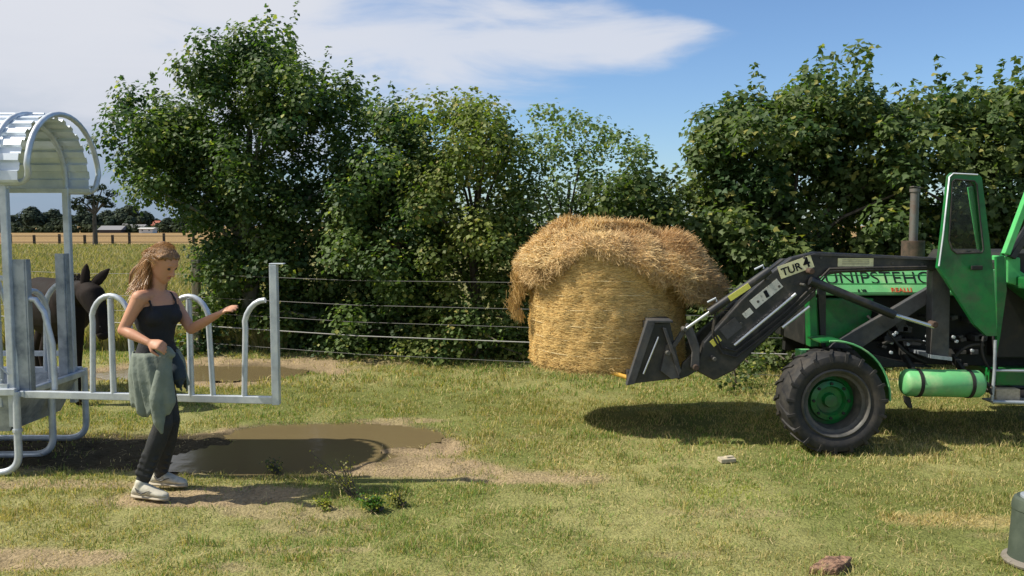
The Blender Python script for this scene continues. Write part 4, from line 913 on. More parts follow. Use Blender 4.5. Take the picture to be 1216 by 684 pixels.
    for a in ang:
        for y in (6.60, 6.90):
            for rr_ in (rg, rg + .012): vs.append(c0 + Vector((math.sin(a) * rr_, y, math.cos(a) * rr_)))
    fs = []
    for i in range(len(ang) - 1):
        b = i * 4; fs += [(b, b + 4, b + 5, b + 1), (b + 2, b + 3, b + 7, b + 6), (b, b + 2, b + 6, b + 4), (b + 1, b + 5, b + 7, b + 3)]
    fs += [(0, 1, 3, 2), (b + 4, b + 6, b + 7, b + 5)]; m.add(vs, fs).build('mudguard', M['green'], t)
    m = MB(); m.tube([c0 + Vector((math.sin(a) * (rg + .008), 6.59, math.cos(a) * (rg + .008))) for a in ang[1:]], .008, 6); m.build('mudguard_edge', M['palegreen'], t)
    # --- air tank with straps
    a, b = at(1070, 454, 6.85), at(1167, 456, 6.85); r_ = .112; L = (b - a).length
    m = MB(); m.lathe(a, b - a, [(0, .001), (.004, .06), (.02, .095), (.045, r_), (L - .045, r_), (L - .02, .095), (L - .004, .06), (L, .001)], 32); m.build('air_tank', M['palegreen'], t, smooth=60)
    for u in (.19, .81): MB().lathe(a.lerp(b, u) - (b - a).normalized() * .014, b - a, [(0, r_ - .002), (0, r_ + .006), (.028, r_ + .006), (.028, r_ - .002)], 32).build('tank_strap', M['dark'], t, smooth=40)
    for u in (.19, .81): MB().bar(a.lerp(b, u) + Vector((0, .05, .08)), a.lerp(b, u) + Vector((0, .45, .3)), .03, .05).build('tank_bracket', M['dark'], t)
    m = MB(); m.prism([(1074, 470), (1081, 472), (1084, 484), (1080, 485), (1075, 478)], 6.83, 6.86); m.build('drain_flap', M['dark'], t, bevel=.004)
    # --- exhaust
    e = at(1084, 300, 7.6); MB().tube([Vector((e.x, 7.6, at(1084, 306, 7.6).z)), Vector((e.x, 7.6, at(1084, 286, 7.6).z))], .098, 24).build('muffler', M['rust'], t, smooth=40, bevel=.01)
    x0 = e.x; m = MB(); m.tube([Vector((x0, 7.6, at(1084, 288, 7.6).z)), Vector((x0, 7.6, at(1084, 226, 7.6).z))], .037, 16); m.lathe((x0, 7.6, at(1084, 228, 7.6).z), (0, 0, 1), [(0, .037), (.0, .046), (.03, .046), (.03, .036)], 16); ex = m.build('exhaust_pipe', M['pipe'], t, smooth=40)
    MB().box((x0 + .012, 7.6, at(1084, 222.5, 7.6).z), (.085, .08, .008), Matrix.Rotation(.15, 3, 'Y')).build('rain_flap', M['pipe'], ex)
    # --- loader
    yA, yB = 6.86, 6.95; dF = .82
    arm = [(940, 306), (968, 299), (1113, 306), (1113, 321), (1000, 324), (974, 328), (968, 352), (945, 372), (900, 412), (872, 440), (848, 452), (826, 440), (836, 407), (880, 357), (915, 325)]
    farm = [(968, 312), (1113, 312), (1113, 321), (1000, 326), (974, 330), (968, 352), (945, 372), (900, 412), (872, 440), (848, 452), (826, 440), (845, 420), (890, 382), (925, 345)]
    MB().prism(arm, yA, yB, yA).build('loader_arm', M['black'], t, bevel=.01); MB().prism(farm, yA + dF, yB + dF, yA).build('loader_arm', M['black'], t, bevel=.01)
    MB().prism([(958, 303), (968, 300.5), (1113, 307), (1113, 309), (966, 303)], yA - .018, yA - .001, yA).build('arm_edge_trim', M['greyp'], t)
    m = MB(); p = at(858, 432, 6.95); m.tube([(p.x, 6.9, p.z), (p.x, 7.75, p.z)], .06, 14); p = at(905, 372, 6.95); m.tube([(p.x, 6.9, p.z), (p.x, 7.75, p.z)], .05, 14); m.build('cross_tube', M['black'], t, smooth=40)
    def cyl(p, q, r1, p2, r2, nm, d, mt='black'):
        P0, Q0, Q2 = at(*p, d), at(*q, d), at(*p2, d); MB().tube([P0, Q0], r1, 16).build(nm, M[mt], t, smooth=40); MB().tube([Q0, Q2], r2, 12).build('piston_rod', M['chrome'], t, smooth=40)
    cyl((914, 321), (842, 371), .034, (815, 390), .013, 'tilt_cylinder', 6.78)
    cyl((962, 333), (1062, 374), .037, (1109, 388), .016, 'lift_cylinder', 6.80)
    cyl((962, 333), (1062, 374), .037, (1109, 388), .016, 'lift_cylinder', 7.7)
    for a_, b_ in (((872, 410), (945, 349)), ((929, 389), (961, 364))): MB().tube([at(*a_, 6.83), at(*b_, 6.83)], .014, 10).build('steel_rod', M['chrome'], t, smooth=40)
    for (cx_, cy_) in ((846, 355), (902, 316)): MB().tube([at(cx_ - 6, cy_ + 4, 6.8), at(cx_ + 4, cy_ - 1, 6.8), at(cx_ + 5, cy_ + 3, 6.8)], .008, 6).build('hose_clip', M['zinc'], t)
    # pins and links
    for x, y, r_ in ((813, 391, .02), (826, 436, .024), (793, 419, .02), (963, 322, .024), (954, 338, .011), (1109, 385, .026), (848, 426, .017), (910, 330, .016)):
        q = at(x, y, 6.8); MB().lathe((q.x, 6.86, q.z), (0, -1, 0), [(0, r_), (.085, r_), (.09, r_ * .8), (.09, .001)], 14).build('pin', M['rust'] if r_ > .0235 else M['rim'], t, smooth=30)
    for off in (0, dF): MB().prism([(816, 384), (822, 386), (827, 400), (831, 412), (831, 436), (825, 441), (820, 436), (822, 418), (817, 403), (812, 392)], 6.80 + off, 6.835 + off, 6.80).build('link_plate', M['greyp'], t, bevel=.006)
    for off in (0, dF): MB().bar(at(813, 391, 6.84) + Vector((0, off, 0)), at(799, 412, 6.84) + Vector((0, off, 0)), .03, .035).build('link_rod', M['greyp'], t)
    for k_, dz in enumerate((0, -7)):
        MB().tube([at(1100, 319 + dz * .3, 6.84), at(1040, 320 + dz * .3, 6.83), at(985, 322 + dz * .4, 6.83), at(966, 346 + dz, 6.82), at(935, 376 + dz, 6.83), at(903, 402 + dz, 6.83), at(874, 424 + dz, 6.83), at(858, 420 + dz, 6.82), at(846, 398 + dz, 6.82), at(850, 376 + dz, 6.80)], .009, 8).build('hydraulic_hose', M['rubber'], t, smooth=60)
    for x, y in ((955, 306), (975, 306), (1060, 313), (1095, 314), (900, 358), (876, 400), (862, 414), (925, 340), (938, 350), (880, 384), (862, 396)):
        q = at(x, y, 6.86); MB().lathe((q.x, 6.862, q.z), (0, -1, 0), [(0, .012), (.009, .012), (.0095, .001)], 6).build('bolt', M['rim'], t)
    # carriage behind the bale
    for off in (0, dF + .02): 
        MB().prism([(769, 380), (778, 384), (754, 456), (744, 458)], 6.80 + off, 6.88 + off, 6.8).build('carriage_upright', M['greyp'], t, bevel=.005)
        MB().prism([(776, 385), (797, 384), (812, 450), (752, 457)], 6.85 + off, 6.87 + off, 6.8).build('carriage_plate', M['black'], t, bevel=.003)
        MB().prism([(792, 410), (797, 408), (808, 449), (798, 451), (785, 441)], 6.815 + off, 6.85 + off, 6.8).build('hook_plate', M['greyp'], t, bevel=.004)
        MB().prism([(787, 389), (791, 390), (809, 440), (806, 446)], 6.79 + off, 6.85 + off, 6.8).build('hook_bar', M['greyp'], t, bevel=.003)
        MB().prism([(806, 452), (812, 432), (825, 420), (828, 442), (818, 448)], 6.84 + off, 6.88 + off, 6.8).build('hitch_plate', M['black'], t, bevel=.004)
    m = MB(); a, b = at(773, 382, 6.8), at(797, 384, 6.8); m.box(((a.x + b.x) / 2, 7.26, a.z), (b.x - a.x + .03, .92, .02)); m.build('carriage_top', M['greyp'], t, bevel=.004)
    m = MB(); p = at(748, 452, 6.8); m.box((p.x + .03, 7.285, p.z + .02), (.08, .80, .09)); p = at(768, 388, 6.8); m.box((p.x + .03, 7.285, p.z), (.06, .80, .06)); m.build('carriage_beam', M['black'], t, bevel=.008)
    MB().tube([at(782, 400, 6.83), at(764, 444, 6.83)], .008, 6).build('release_rod', M['chrome'], t)
    for d_, x0_ in ((6.96, 712), (7.72, 700)):
        q = at(747, 449, d_); p = at(714, 438, d_ + .09); MB().tube([q, q.lerp(p, .5), q.lerp(p, 1.0), q.lerp(p, 1.8)], [.02, .019, .016, .008], 12).build('bale_tine', M['tine'], t, smooth=40)
    # decals
    def decal(cx_, cy_, wd, hg, angd, m_, nm='sticker', d=6.857):
        q = at(cx_, cy_, d); rot = Matrix.Rotation(-R(angd), 3, 'Y'); return MB().box((q.x, d, q.z), (wd, .003, hg), rot).build(nm, m_, t), q
    s, q = decal(945, 317, .285, .105, 20, M['cream']); text('TUR', .088, M['ink'], t, (q.x - .035, 6.8535, q.z - .020), (math.cos(R(20)), 0, math.sin(R(20)))); text('4', .115, M['ink'], t, (q.x + .085, 6.8535, q.z + .032), (math.cos(R(20)), 0, math.sin(R(20))))
    decal(910, 349, .285, .085, 40, M['white']); q = at(910, 349, 6.857); MB().box((q.x, 6.854, q.z), (.03, .003, .06), Matrix.Rotation(-.5, 3, 'Y')).build('sticker_mark', M['ink'], t)
    decal(888, 372, .08, .05, 40, M['white']); decal(868, 390, .16, .105, 40, M['greyp'], 'cover_plate', 6.85); decal(850, 405, .085, .055, 40, M['yellow'])
    decal(1016, 311.5, .29, .068, 0, M['cream']); q = at(1016, 311, 6.857)
    for k in range(3): MB().box((q.x, 6.8545, q.z + .016 - k * .016), (.22, .002, .004)).build('fine_print', M['rim'], t)
    a_, b_ = at(866, 355, 6.745), at(890, 339, 6.745); MB().bar(a_, b_, .006, .045, (0, 0, 1)).build('sticker', M['yellow'], t)
    # mast and brace
    for off in (0, dF):
        MB().prism([(1107, 322), (1114, 318), (1129, 322), (1127, 424), (1106, 421)], 6.88 + off, 6.98 + off, 6.88).build('loader_mast', M['greyp'], t, bevel=.006)
        MB().prism([(1112, 336), (1112, 354), (1022, 414), (984, 414), (990, 408)], 6.99 + off * .9, 7.05 + off * .9, 6.99).build('loader_brace', M['greyp'], t, bevel=.006)
        MB().prism([(1104, 421), (1129, 424), (1129, 428), (1104, 425)], 6.86 + off, 7.3 + off * .6, 6.88).build('mast_foot', M['zincdark'], t)
    # --- cab: open door panel, pillars, body
    D1, D2 = 6.72, 6.76
    dor = MB(); outer = [(1127, 209), (1131, 205), (1162, 207), (1166, 211), (1172, 260), (1180, 325), (1184, 399), (1172, 399), (1158, 386), (1140, 358), (1122, 330), (1114, 318), (1119, 280)]
    inner = [(1131, 216), (1134, 213), (1157, 215), (1160, 219), (1164, 260), (1168, 296), (1166, 300), (1136, 301), (1131, 297), (1127, 285)]
    oo = [at(x, y, D1) for x, y in outer]; iv = [at(x, y, D1) for x, y in inner]
    bm = bmesh.new(); vo = [bm.verts.new(v - wl(t)) for v in oo]; vi = [bm.verts.new(v - wl(t)) for v in iv]
    eds = [bm.edges.new((a, b)) for lst in (vo, vi) for a, b in zip(lst, lst[1:] + lst[:1])]
    bmesh.ops.triangle_fill(bm, use_beauty=True, use_dissolve=False, edges=eds)
    ex_ = bmesh.ops.extrude_face_region(bm, geom=bm.faces[:]); bmesh.ops.translate(bm, vec=(0, .045, 0), verts=[v for v in ex_['geom'] if isinstance(v, bmesh.types.BMVert)])
    bmesh.ops.recalc_face_normals(bm, faces=bm.faces); me = bpy.data.meshes.new('cab_door'); bm.to_mesh(me); bm.free()
    dr = link('cab_door', me, M['green'], t)
    MB().prism(inner, D1 + .02, D1 + .025, D1).build('door_glass', M['glass'], dr)
    MB().tube([at(x, y, D1 - .004) for x, y in inner + inner[:1]], .007, 6).build('door_seal', M['rubber'], dr, smooth=60)
    MB().tube([at(x, y, D1 - .002) for x, y in [(1115, 316), (1120, 279), (1127.5, 210), (1132, 206), (1161, 207.5)]], .007, 6).build('door_edge_highlight', M['zinc'], dr, smooth=60)  # pale metal strip stands in for the highlight along the door's edge
    MB().bar(at(1152, 222, D1 + .06), at(1164, 296, D1 + .06), .03, .04).build('inner_pillar', M['lgreen'], t, bevel=.004)
    MB().box(at(1160, 318, D1 - .02), (.09, .02, .035)).build('door_handle', M['dark'], dr, bevel=.005)
    MB().prism([(1172, 320), (1182, 320), (1183, 360), (1173, 360)], 6.84, 6.90).build('door_pillar', M['palegreen'], t, bevel=.005)
    MB().prism([(1183, 312), (1192, 300), (1330, 300), (1330, 330), (1330, 425), (1184, 425)], 7.1, 8.3, 7.1).build('cab_floor_box', M['dark'], t, bevel=.01)
    for off, kx in ((0, 0), (1.35, 1.05)):
        MB().bar(at(1194, 302, 6.95) + Vector((kx, off, 0)), at(1240, 180, 6.95) + Vector((kx, 0, 0)) + Vector((0, off, 0)), .05, .06, (0, 1, 0)).build('cab_pillar', M['lgreen'], t, bevel=.006)
        MB().bar(at(1194, 302, 6.95) + Vector((.05 + kx, off + .02, -.03)), at(1216, 262, 6.95) + Vector((.09 + kx, off + .02, 0)), .05, .09, (0, 1, 0)).build('pillar_gusset', M['black'], t, bevel=.006)
        MB().bar(at(1500, 302, 6.95) + Vector((0, off, 0)), at(1500, 180, 6.95) + Vector((0, off, 0)), .07, .07, (0, 1, 0)).build('cab_pillar', M['lgreen'], t, bevel=.006)
    MB().bar(at(1240, 181, 6.95), at(1370, 181, 6.95), .05, .06).build('roof_rail', M['lgreen'], t)
    a, b = at(1368, 172, 6.9), at(1512, 172, 6.9); MB().box(((a.x + b.x) / 2, 7.62, a.z), (b.x - a.x, 1.5, .12)).build('cab_roof', M['green'], t, bevel=.04)
    MB().prism([(1196, 304), (1212, 306), (1212, 322), (1226, 330), (1226, 344), (1196, 336)], 6.97, 7.2).build('mudguard_box', M['lgreen'], t, bevel=.01)
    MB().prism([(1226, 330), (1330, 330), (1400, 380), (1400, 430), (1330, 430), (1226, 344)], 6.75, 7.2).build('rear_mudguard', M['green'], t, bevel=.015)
    MB().prism([(1183, 305), (1193, 303), (1196, 345), (1188, 400), (1184, 420)], 6.93, 6.96).build('cab_side', M['green'], t, bevel=.004)
    MB().tube([at(1190, 300, 6.99), at(1183, 345, 6.99), at(1184, 400, 6.99)], .013, 8).build('grab_rail', M['green'], t, smooth=60)
    # seat and wheel inside the cab
    p = at(1285, 330, 7.6); MB().box(p, (.42, .45, .12)).box(p + Vector((.2, 0, .3)), (.12, .42, .5)).build('seat', M['top'], t, bevel=.03)
    # step
    m = MB(); S = lambda x, y: at(x, y, 6.85)
    m.tube([S(1182, 404), S(1181, 440), S(1178, 476)], .013, 8).tube([S(1178, 477), S(1240, 479)], .016, 8).tube([S(1182, 440), S(1240, 441)], .011, 8); m.tube([S(1240, 404), S(1240, 479)], .013, 8)
    m.build('step', M['zincdark'], t, smooth=60)
    MB().box((S(1209, 478).x, 6.95, S(1209, 478).z - .004), (.40, .16, .012)).build('step_tread', M['zincdark'], t)
    MB().prism([(1183, 462), (1212, 462), (1212, 476), (1183, 476)], 6.95, 7.05).build('tool_block', M['palewood'], t, bevel=.008)
    MB().prism([(1183, 440), (1330, 440), (1330, 458), (1183, 458)], 7.0, 7.6).build('battery_box', M['green'], t, bevel=.01)
    MB().tube([S(1168, 456), S(1174, 458), S(1176, 466), S(1180, 470)], .012, 8).lathe(S(1168, 456), (1, 0, 0), [(0, .02), (.03, .02)], 10).build('tank_valve', M['dark'], t)
tractor()

# ------------------------------------------------------------------ the woman
def woman():
    D0 = 5.55
    P = lambda x, y, dy=0: at(x, y, D0 + dy)
    root = thing('person', (at(182, 590, 5.52).x, 5.52, 0), 'woman in black vest top and dark trousers reaching over the open gate', 'person')
    Z = Vector((0, 0, 1)); rt = Vector((-.6, -.8, 0)).normalized(); fw = Vector((.8, -.6, 0)).normalized()
    m = MB()
    def ring(c, a, b, tilt=0): return (c, rt * a, fw * b)
    torso = [ring(P(186, 447, 0), .10, .07), ring(P(186, 440, 0), .142, .10), ring(P(185.5, 430, 0), .15, .108), ring(P(185.5, 418, 0), .135, .096), ring(P(186, 405, 0), .107, .082), ring(P(186, 392, 0), .113, .086), ring(P(186, 378, 0), .138, .105), ring(P(185, 366, 0), .15, .108), ring(P(184, 356, 0), .16, .095), ring(P(183.5, 350, 0), .12, .075), ring(P(184, 344, 0), .065, .06), ring(P(184.5, 340, 0), .045, .048)]
    m.loft(torso, 24)
    hs = P(186, 340, 0); m.limb([hs - Vector((0, 0, .03)), P(190, 326, -.01)], [.05, .047])
    # bust
    for s in (-1, 1): m.ball(P(186, 374, 0) + rt * s * .07 + fw * .075, (.055, .055, .055))
    # arms
    Rs, Re, Rw = P(165.5, 354, -.15), P(146, 392, -.19), P(177, 407, -.27)
    Ls, Le, Lw = P(203, 354, .14), P(227, 391, .08), P(258, 374, -.02)
    m.limb([Rs, Rs.lerp(Re, .4), Re], [.048, .042, .033]); m.limb([Re, Re.lerp(Rw, .35), Rw], [.034, .035, .023])
    m.limb([Ls, Ls.lerp(Le, .4), Le], [.048, .042, .033]); m.limb([Le, Le.lerp(Lw, .35), Lw], [.034, .034, .022])
    m.limb([P(184, 350, 0), Rs], [.05, .05]); m.limb([P(184, 350, 0), Ls], [.05, .05])
    def hand(wr, d, back, curl, thumb_side):
        d = d.normalized(); back = (back - d * back.dot(d)).normalized(); s = d.cross(back).normalized() * thumb_side    # s towards thumb
        m.loft([(wr, s * .024, back * .018), (wr + d * .03, s * .033, back * .016), (wr + d * .06, s * .039, back * .014), (wr + d * .085, s * .038, back * .012), (wr + d * .094, s * .028, back * .008)], 14)
        for i, (off, ln) in enumerate(((.028, .068), (.0095, .076), (-.0095, .070), (-.027, .055))):
            b = wr + d * .08 + s * off; c1 = curl * (.8 + .1 * i); p = b; pts = [b]; ang = 0; dd = (d + s * off * 2.2).normalized()
            for f in (.45, .3, .25):
                ang += c1 * .5; v = dd * math.cos(ang) - back * math.sin(ang); p = p + v * ln * f; pts.append(p)
            m.limb(pts, [.0092, .0085, .0078, .0068], 8, 2)
        b = wr + d * .025 + s * .024 - back * .004; v1 = (d * .6 + s * .7 - back * .35).normalized(); v2 = (d * .95 + s * .15 - back * (.3 + .3 * curl)).normalized()
        m.limb([b, b + v1 * .032, b + v1 * .032 + v2 * .028, b + v1 * .03 + v2 * .05], [.013, .0105, .009, .0075], 8, 2)
    hand(Rw, (P(195, 411, -.31) - Rw), Vector((0.1, -.75, .6)), 1.5, 1)
    hand(Lw, (P(280, 361, -.06) - Lw), Vector((-.3, -.35, .9)), .55, -1)
    # legs
    Rh, Rk, Ra = P(184, 440, -.068), P(194, 503, -.125), P(169, 572, -.10)
    Lh, Lk, La = P(189, 440, .068), P(203, 499, .02), P(190, 566, .17)
    for h, k, a in ((Rh, Rk, Ra), (Lh, Lk, La)):
        m.limb([h, h.lerp(k, .5), k], [.078, .068, .053]); m.limb([k, k.lerp(a, .35), a], [.053, .053, .034])
    # head
    hf = Vector((.84, -.30, -.58)).normalized(); hr = hf.cross(Z).normalized(); hu = hr.cross(hf).normalized()   # forward, right, up of the head
    hc = P(193.5, 312, -.02)
    def HP(f, r_, u): return hc + hf * f + hr * r_ + hu * u
    rings = []
    for u, a, b, c_ in ((-.112, .022, .026, .055), (-.10, .038, .045, .045), (-.08, .052, .066, .03), (-.05, .062, .08, .015), (-.015, .069, .090, .004), (.02, .073, .096, 0), (.055, .072, .095, -.003), (.085, .06, .078, -.006), (.105, .038, .05, -.008), (.115, .014, .018, -.008)):
        rings.append((HP(c_, 0, u), hr * a, hf * b))
    m.loft(rings, 22)
    m.limb([HP(.088, 0, .018), HP(.100, 0, -.005), HP(.112, 0, -.028)], [.008, .010, .013], 10, 2); m.limb([HP(.098, -.012, -.033), HP(.098, .012, -.033)], [.008, .008], 8, 2)
    m.limb([HP(.082, -.035, .03), HP(.09, 0, .033), HP(.082, .035, .03)], [.010, .009, .010], 8)        # brow
    m.ball(HP(.075, 0, -.098), (.018, .018, .016)); m.limb([HP(.085, -.016, -.058), HP(.091, 0, -.058), HP(.085, .016, -.058)], [.007, .009, .007], 8)
    for s in (-1, 1): m.limb([HP(-.005, s * .073, -.03), HP(-.012, s * .078, .012)], [.009, .014], 8, 2)
    m.limb([P(187, 338, 0), HP(-.01, 0, -.05)], [.047, .045])
    remesh(m, 'body', M['skin'], root, .0055, 4, .5)
    for s in (-1, 1):
        MB().ball(HP(.083, s * .03, .008), .0105, 10, 6).build('eye', M['eye'], root, smooth=180)
    MB().limb([HP(.090, -.018, -.056), HP(.0985, 0, -.056), HP(.090, .018, -.056)], [.003, .0055, .003], 8).build('lips', M['lips'], root, smooth=180)
    # vest top
    v = MB(); tt = []
    for (px, py, a, b) in ((186, 424, .146, .105), (186, 416, .138, .099), (186, 405, .115, .090), (186, 392, .122, .095), (186, 380, .146, .116), (186, 372, .153, .124), (185.5, 366, .155, .119), (185, 361.5, .148, .108)): tt.append((P(px, py), rt * a, fw * b))
    v.loft(tt, 28)
    for s in (-1, 1): v.ball(P(186, 375, 0) + rt * s * .07 + fw * .079, (.06, .06, .058))
    for s in (-1, 1):
        c = P(184.5, 356) ; pts = [c + rt * s * .085 + fw * .112 + Z * -.06, c + rt * s * .09 + fw * .088 + Z * .0, c + rt * s * .095 + fw * .03 + Z * .043, c + rt * s * .09 - fw * .045 + Z * .03, c + rt * s * .08 - fw * .096 + Z * -.04]
        v.tube(pts, .0085, 8)
    remesh(v, 'vest_top', M['top'], root, .007, 3)
    # trousers
    l = MB()
    l.loft([(P(186, 450), rt * .09, fw * .07), (P(186, 442), rt * .150, fw * .108), (P(185.5, 430), rt * .157, fw * .115), (P(185.5, 418), rt * .143, fw * .104), (P(186, 413), rt * .13, fw * .095)], 24)
    for h, k, a, wd in ((Rh, Rk, Ra, 1.0), (Lh, Lk, La, 1.0)):
        l.limb([h, h.lerp(k, .5), k], [.084, .074, .060]); l.limb([k, k.lerp(a, .35), k.lerp(a, .8), a.lerp(k, .05)], [.060, .062, .050, .046])
        for j in range(4): 
            q = k.lerp(a, .55 + .1 * j); l.limb([q + Vector((-.035, -.03, .012)), q + Vector((.035, -.035, -.012))], [.022, .02], 8, 2)
    remesh(l, 'trousers', M['legging'], root, .008, 3)
    # shirt knotted round the hips: open in front, hanging in folds
    sv = []; nseg = 64; rows = 12
    for i in range(rows + 1):
        u = i / rows
        for k in range(nseg + 1):
            th = R(8) + (2 * math.pi - R(45)) * k / nseg           # 0 = front
            ph = th; ca, sa = math.cos(ph), math.sin(ph)
            hang = .30 + .12 * math.exp(-((th - R(70)) / .5) ** 2) + .07 * math.exp(-((th - R(125)) / .4) ** 2) - .09 * math.exp(-((th - R(255)) / 1.0) ** 2)
            z = P(186, 416).z - u * hang
            fold = (.013 * math.sin(th * 9 + 1.3 * math.sin(u * 3)) + .009 * math.sin(th * 17 + u * 2.4) + .005 * math.sin(th * 31 + 4 * u)) * (.25 + .75 * u)
            ra = .152 + .030 * math.sin(min(1, u * 2.2) * math.pi / 2) - .016 * u + fold; rb = .108 + .058 * math.sin(min(1, u * 2) * math.pi / 2) + .004 * u + fold
            sv.append(P(186, 430) * 1.0 + rt * sa * ra + fw * ca * rb + Vector((-.005 + .03 * u, 0, z - P(186, 430).z)))
    fs = [(i * (nseg + 1) + k, i * (nseg + 1) + k + 1, (i + 1) * (nseg + 1) + k + 1, (i + 1) * (nseg + 1) + k) for i in range(rows) for k in range(nseg)]
    s = MB(); s.add(sv, fs); so = s.build('tied_shirt', M['shirt'], root, smooth=180); md = so.modifiers.new('so', 'SOLIDIFY'); md.thickness = .006
    s = MB(); c = P(199, 417, -.155)
    s.limb([c + Vector((-.05, -.01, .02)), c, c + Vector((.03, -.01, -.02))], [.03, .034, .025]); s.limb([c, c + Vector((-.03, -.03, -.14)), c + Vector((-.065, -.03, -.30)), c + Vector((-.06, -.02, -.46)), c + Vector((-.045, -.02, -.53))], [.03, .04, .05, .038, .012]); s.limb([c, c + Vector((-.01, -.01, -.15)), c + Vector((-.0, 0, -.33)), c + Vector((-.01, 0, -.40))], [.028, .04, .045, .02])
    remesh(s, 'shirt_sleeves', M['shirt'], root, .008, 3)
    s = MB(); c = P(207, 424, -.05); s.limb([c, c + Vector((.02, -.01, -.08)), c + Vector((.035, -.01, -.15)), c + Vector((.045, -.02, -.17))], [.035, .05, .045, .02]); s.limb([c + Vector((.03, -.02, -.14)), c + Vector((.05, -.02, -.22))], [.014, .008]); s.limb([c + Vector((.01, -.02, -.13)), c + Vector((.02, -.02, -.2))], [.012, .008])
    remesh(s, 'hanging_pouch', M['darkcloth'], root, .008, 3)
    # shoes
    for a, toe, dirv in ((Ra, Vector((at(190, 598, 5.42).x, 5.40, 0)), 1), (La, Vector((at(219, 586, 5.66).x, 5.68, 0)), 1)):
        heel = Vector((a.x - .065, a.y, 0)); d = Vector((toe.x - heel.x, toe.y - heel.y, 0)); L_ = .265; d.normalize(); sd = Vector((-d.y, d.x, 0)); h0 = heel
        lift = .012 if a is Ra else .01
        u = MB(); rr = []
        for f, wv, ht in ((0.0, .02, .03), (.02, .03, .062), (.05, .035, .078), (.10, .036, .082), (.14, .038, .068), (.18, .043, .05), (.22, .043, .038), (.25, .033, .03), (.268, .014, .02)):
            rr.append((h0 + d * f + Z * (lift + .018 + ht * .5), sd * wv, Z * ht * .55))
        u.loft(rr, 18); u.limb([h0 + d * .06 + Z * .07, h0 + d * .065 + Z * .11], [.04, .039]); so = remesh(u, 'shoe', M['shoe'], root, .006, 3)
        u = MB(); rr = []
        for f, wv in ((-.004, .018), (.01, .03), (.05, .037), (.10, .037), (.14, .036), (.18, .043), (.22, .044), (.25, .035), (.272, .014)): rr.append((h0 + d * f + Z * (lift + .012), sd * wv, Z * .015))
        u.loft(rr, 12); u.build('sole', M['sole'], so, smooth=60)
        sw = MB(); n_ = -sd if sd.y > 0 else sd; pts = [h0 + d * f + n_ * (.043 + e) + Z * (lift + z) for f, z, e in ((.05, .075, -.004), (.075, .050, 0.0), (.10, .043, .001), (.14, .058, .000), (.165, .066, -.002))]
        sw.tube(pts, [.003, .007, .006, .004, .002], 6); sw.build('shoe_mark', M['rim'], so)
        MB().tube([h0 + d * .05 + Z * .115, h0 + d * .09 + Z * .10 + sd * .02, h0 + d * .11 + Z * .09], .01, 8).build('shoe_collar', M['rim'], so)
    # hair
    hm = MB(); rings = []
    for u_, a, b, c_ in ((-.08, .045, .04, -.078), (-.05, .060, .055, -.062), (-.02, .072, .062, -.052), (.02, .079, .068, -.040), (.05, .080, .078, -.028), (.078, .073, .088, -.010), (.104, .052, .066, -.010), (.120, .026, .034, -.012)):
        rings.append((HP(c_, 0, u_), hr * a, hf * b))
    hm.loft(rings, 22); hm.ball(HP(-.055, .0, .085), (.05, .05, .042)); random.seed(5)
    for k in range(13):                                   # locks swept back over the head
        a = -1.25 + 2.5 * k / 12; f0 = HP(.092 * math.cos(a) - .010, math.sin(a) * .082, .080 + .012 * (k % 2) - .03 * abs(a))
        f1 = HP(.035, math.sin(a) * .088, .104 - .035 * abs(a)); f2 = HP(-.055, math.sin(a) * .07, .075 - .03 * abs(a)); hm.limb([f0, f1, f2], [.006, .0135, .016], 8, 3)
    for k in range(30):                                   # wavy locks falling behind the neck
        a = random.uniform(-1, 1); p0 = HP(-.075 + .03 * abs(a), a * .07, random.uniform(-.01, .07)); e = P(176 + random.uniform(-8, 8), 344 + random.uniform(-9, 12), .0) + rt * random.uniform(-.10, .12)
        ph = random.uniform(0, 6.28); pts = []
        for q in range(9):
            u = q / 8; c_ = p0.lerp(e, u) - hf * .02 * math.sin(u * math.pi) ; pts.append(c_ + Vector((math.sin(ph + u * 11), math.cos(ph + u * 9), 0)) * .012 * u)
        hm.limb(pts, [.016, .017, .018, .018, .017, .016, .014, .011, .006], 8, 1)
    ho = remesh(hm, 'hair', M['hairm'], root, .006, 1)
    st = MB(); random.seed(12); Vv = []; Ff = []; Cc = []
    for i in range(3200):
        az = random.uniform(0, 2 * math.pi); el = random.uniform(-.1, 1.45)
        dv = hr * math.cos(el) * math.cos(az) * .096 + hf * (math.cos(el) * math.sin(az) * .112 - .014) + hu * (math.sin(el) * .135 + .004)
        if dv.dot(hf) > .03 and dv.dot(hu) < .095: continue
        p = hc + dv; back = P(175, 346, .0) + Vector((random.uniform(-.08, .05), random.uniform(-.13, .11), random.uniform(-.11, .06)))
        if random.random() < .35: back = hc + (p - hc) * .6 - hf * .09 + Vector((0, 0, -.03))
        pts = []; ph = random.uniform(0, 6.28); fr = random.uniform(2.5, 5); am = random.uniform(.003, .011)
        ctrl = hc - hf * .12 + hu * .03 + hr * (dv.dot(hr)) * 1.15
        for k in range(11):
            u = k / 10; q = p * (1 - u) ** 2 + ctrl * 2 * u * (1 - u) + back * u * u
            q = q + hr * math.sin(ph + u * fr * 3) * am * u * 2 + Vector((1, 0, 0)) * math.cos(ph + u * fr * 3) * am * u * 1.6; pts.append(q)
        o_ = len(Vv); sh_ = random.uniform(.55, 1.3); col = Vector((.52, .30, .13)) * sh_ if random.random() < .7 else Vector((.28, .15, .065)) * sh_
        for k, q in enumerate(pts):
            w_ = .0014 * (1 - .5 * k / 10); Vv += [q + Vector((w_, -w_ * .3, 0)), q - Vector((w_, -w_ * .3, 0))]; Cc += [col, col]
        for k in range(10): Ff.append((o_ + 2 * k, o_ + 2 * k + 1, o_ + 2 * k + 3, o_ + 2 * k + 2))
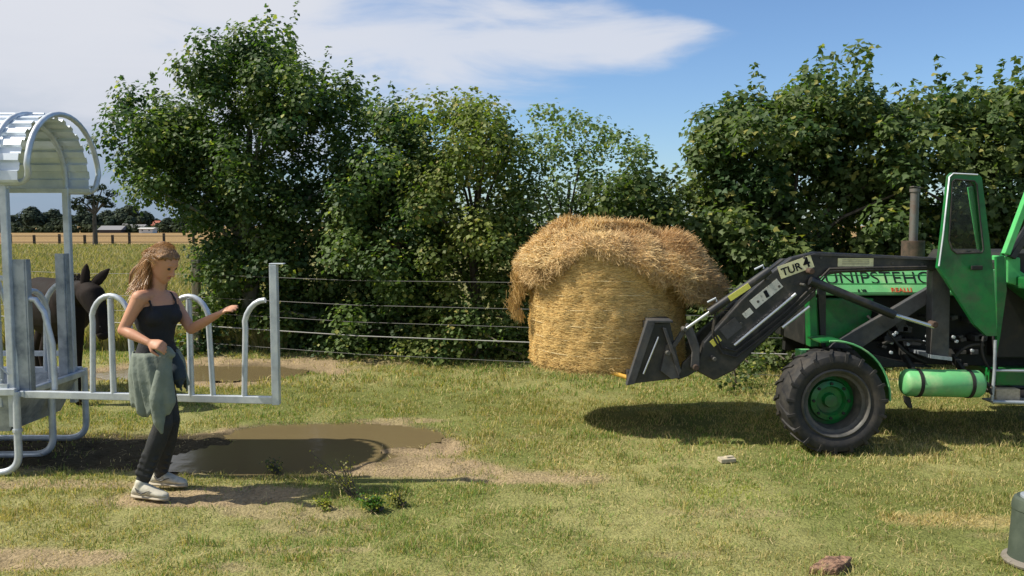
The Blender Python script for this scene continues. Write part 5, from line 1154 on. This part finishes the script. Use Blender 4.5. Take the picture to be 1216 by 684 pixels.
    np_mesh('hair_strands', np.array([list(v_) for v_ in Vv]), np.array(Ff), M['hair'], ho, col=np.array([list(c) for c in Cc]))
woman()

# ------------------------------------------------------------------ small things
def bin_():
    b = gp(1228, 668); t = thing('upturned_bin', b, 'dark green upturned bin with a dirty pale rim at the lower right edge', 'bin')
    h = .36
    MB().lathe(b, (0, 0, 1), [(.012, .128), (.03, .126), (h * .5, .119), (h * .8, .114), (h * .81, .118), (h * .86, .118), (h - .012, .108), (h, .095), (h - .006, .08), (h - .004, .001)], 40).build('shell', M['binm'], t, smooth=30)
    MB().lathe(b, (0, 0, 1), [(0, .120), (0, .152), (.012, .157), (.026, .152), (.03, .128)], 40).build('rim', M['binrim'], t, smooth=40)
    MB().lathe(b + Vector((0, 0, h)), (0, 0, 1), [(-.006, .078), (.006, .078), (.010, .07), (.010, .001)], 30).build('base_cap', M['zincdark'], t, smooth=40)
bin_()
def block():
    b = gp(986, 676); t = bpy.data.objects.new
    m = MB(); o = [(-.135, -.06), (.0, -.09), (.045, -.055), (.13, .05), (.02, .075), (-.05, .03)]
    n = len(o); hh = [.032, .038, .045, .05, .046, .038]
    m.add([(b.x + x, b.y + y, -.005) for x, y in o] + [(b.x + x, b.y + y, h) for (x, y), h in zip(o, hh)] + [(b.x, b.y, .048)], [tuple(range(n - 1, -1, -1))] + [(i, (i + 1) % n, (i + 1) % n + n, i + n) for i in range(n)] + [(i + n, (i + 1) % n + n, 2 * n) for i in range(n)])
    t = thing('wood_block', b, 'flat reddish brown piece of rotten wood lying in the foreground grass', 'wood'); o_ = m.build('slab', M['brick'], t, bevel=.006)
    md = o_.modifiers.new('sd', 'SUBSURF'); md.subdivision_type = 'SIMPLE'; md.levels = 4; md.render_levels = 4
    tx = bpy.data.textures.new('rough', 'CLOUDS'); tx.noise_scale = .03; d = o_.modifiers.new('dp', 'DISPLACE'); d.texture = tx; d.strength = .018; d.mid_level = .5
block()
def scrap():
    b = gp(863, 549); o = MB().box(b + Vector((0, 0, .022)), (.125, .07, .032), Matrix.Rotation(.25, 3, 'Z') @ Matrix.Rotation(.08, 3, 'X')).box(b + Vector((.02, .01, .042)), (.07, .04, .01), Matrix.Rotation(.4, 3, 'Z')).build('wood_scrap', M['palewood'], None, bevel=.006)
    tag(o, 'small pale scrap of wood lying in the grass left of the front wheel', 'wood')
scrap()

sc.render.engine = 'CYCLES'
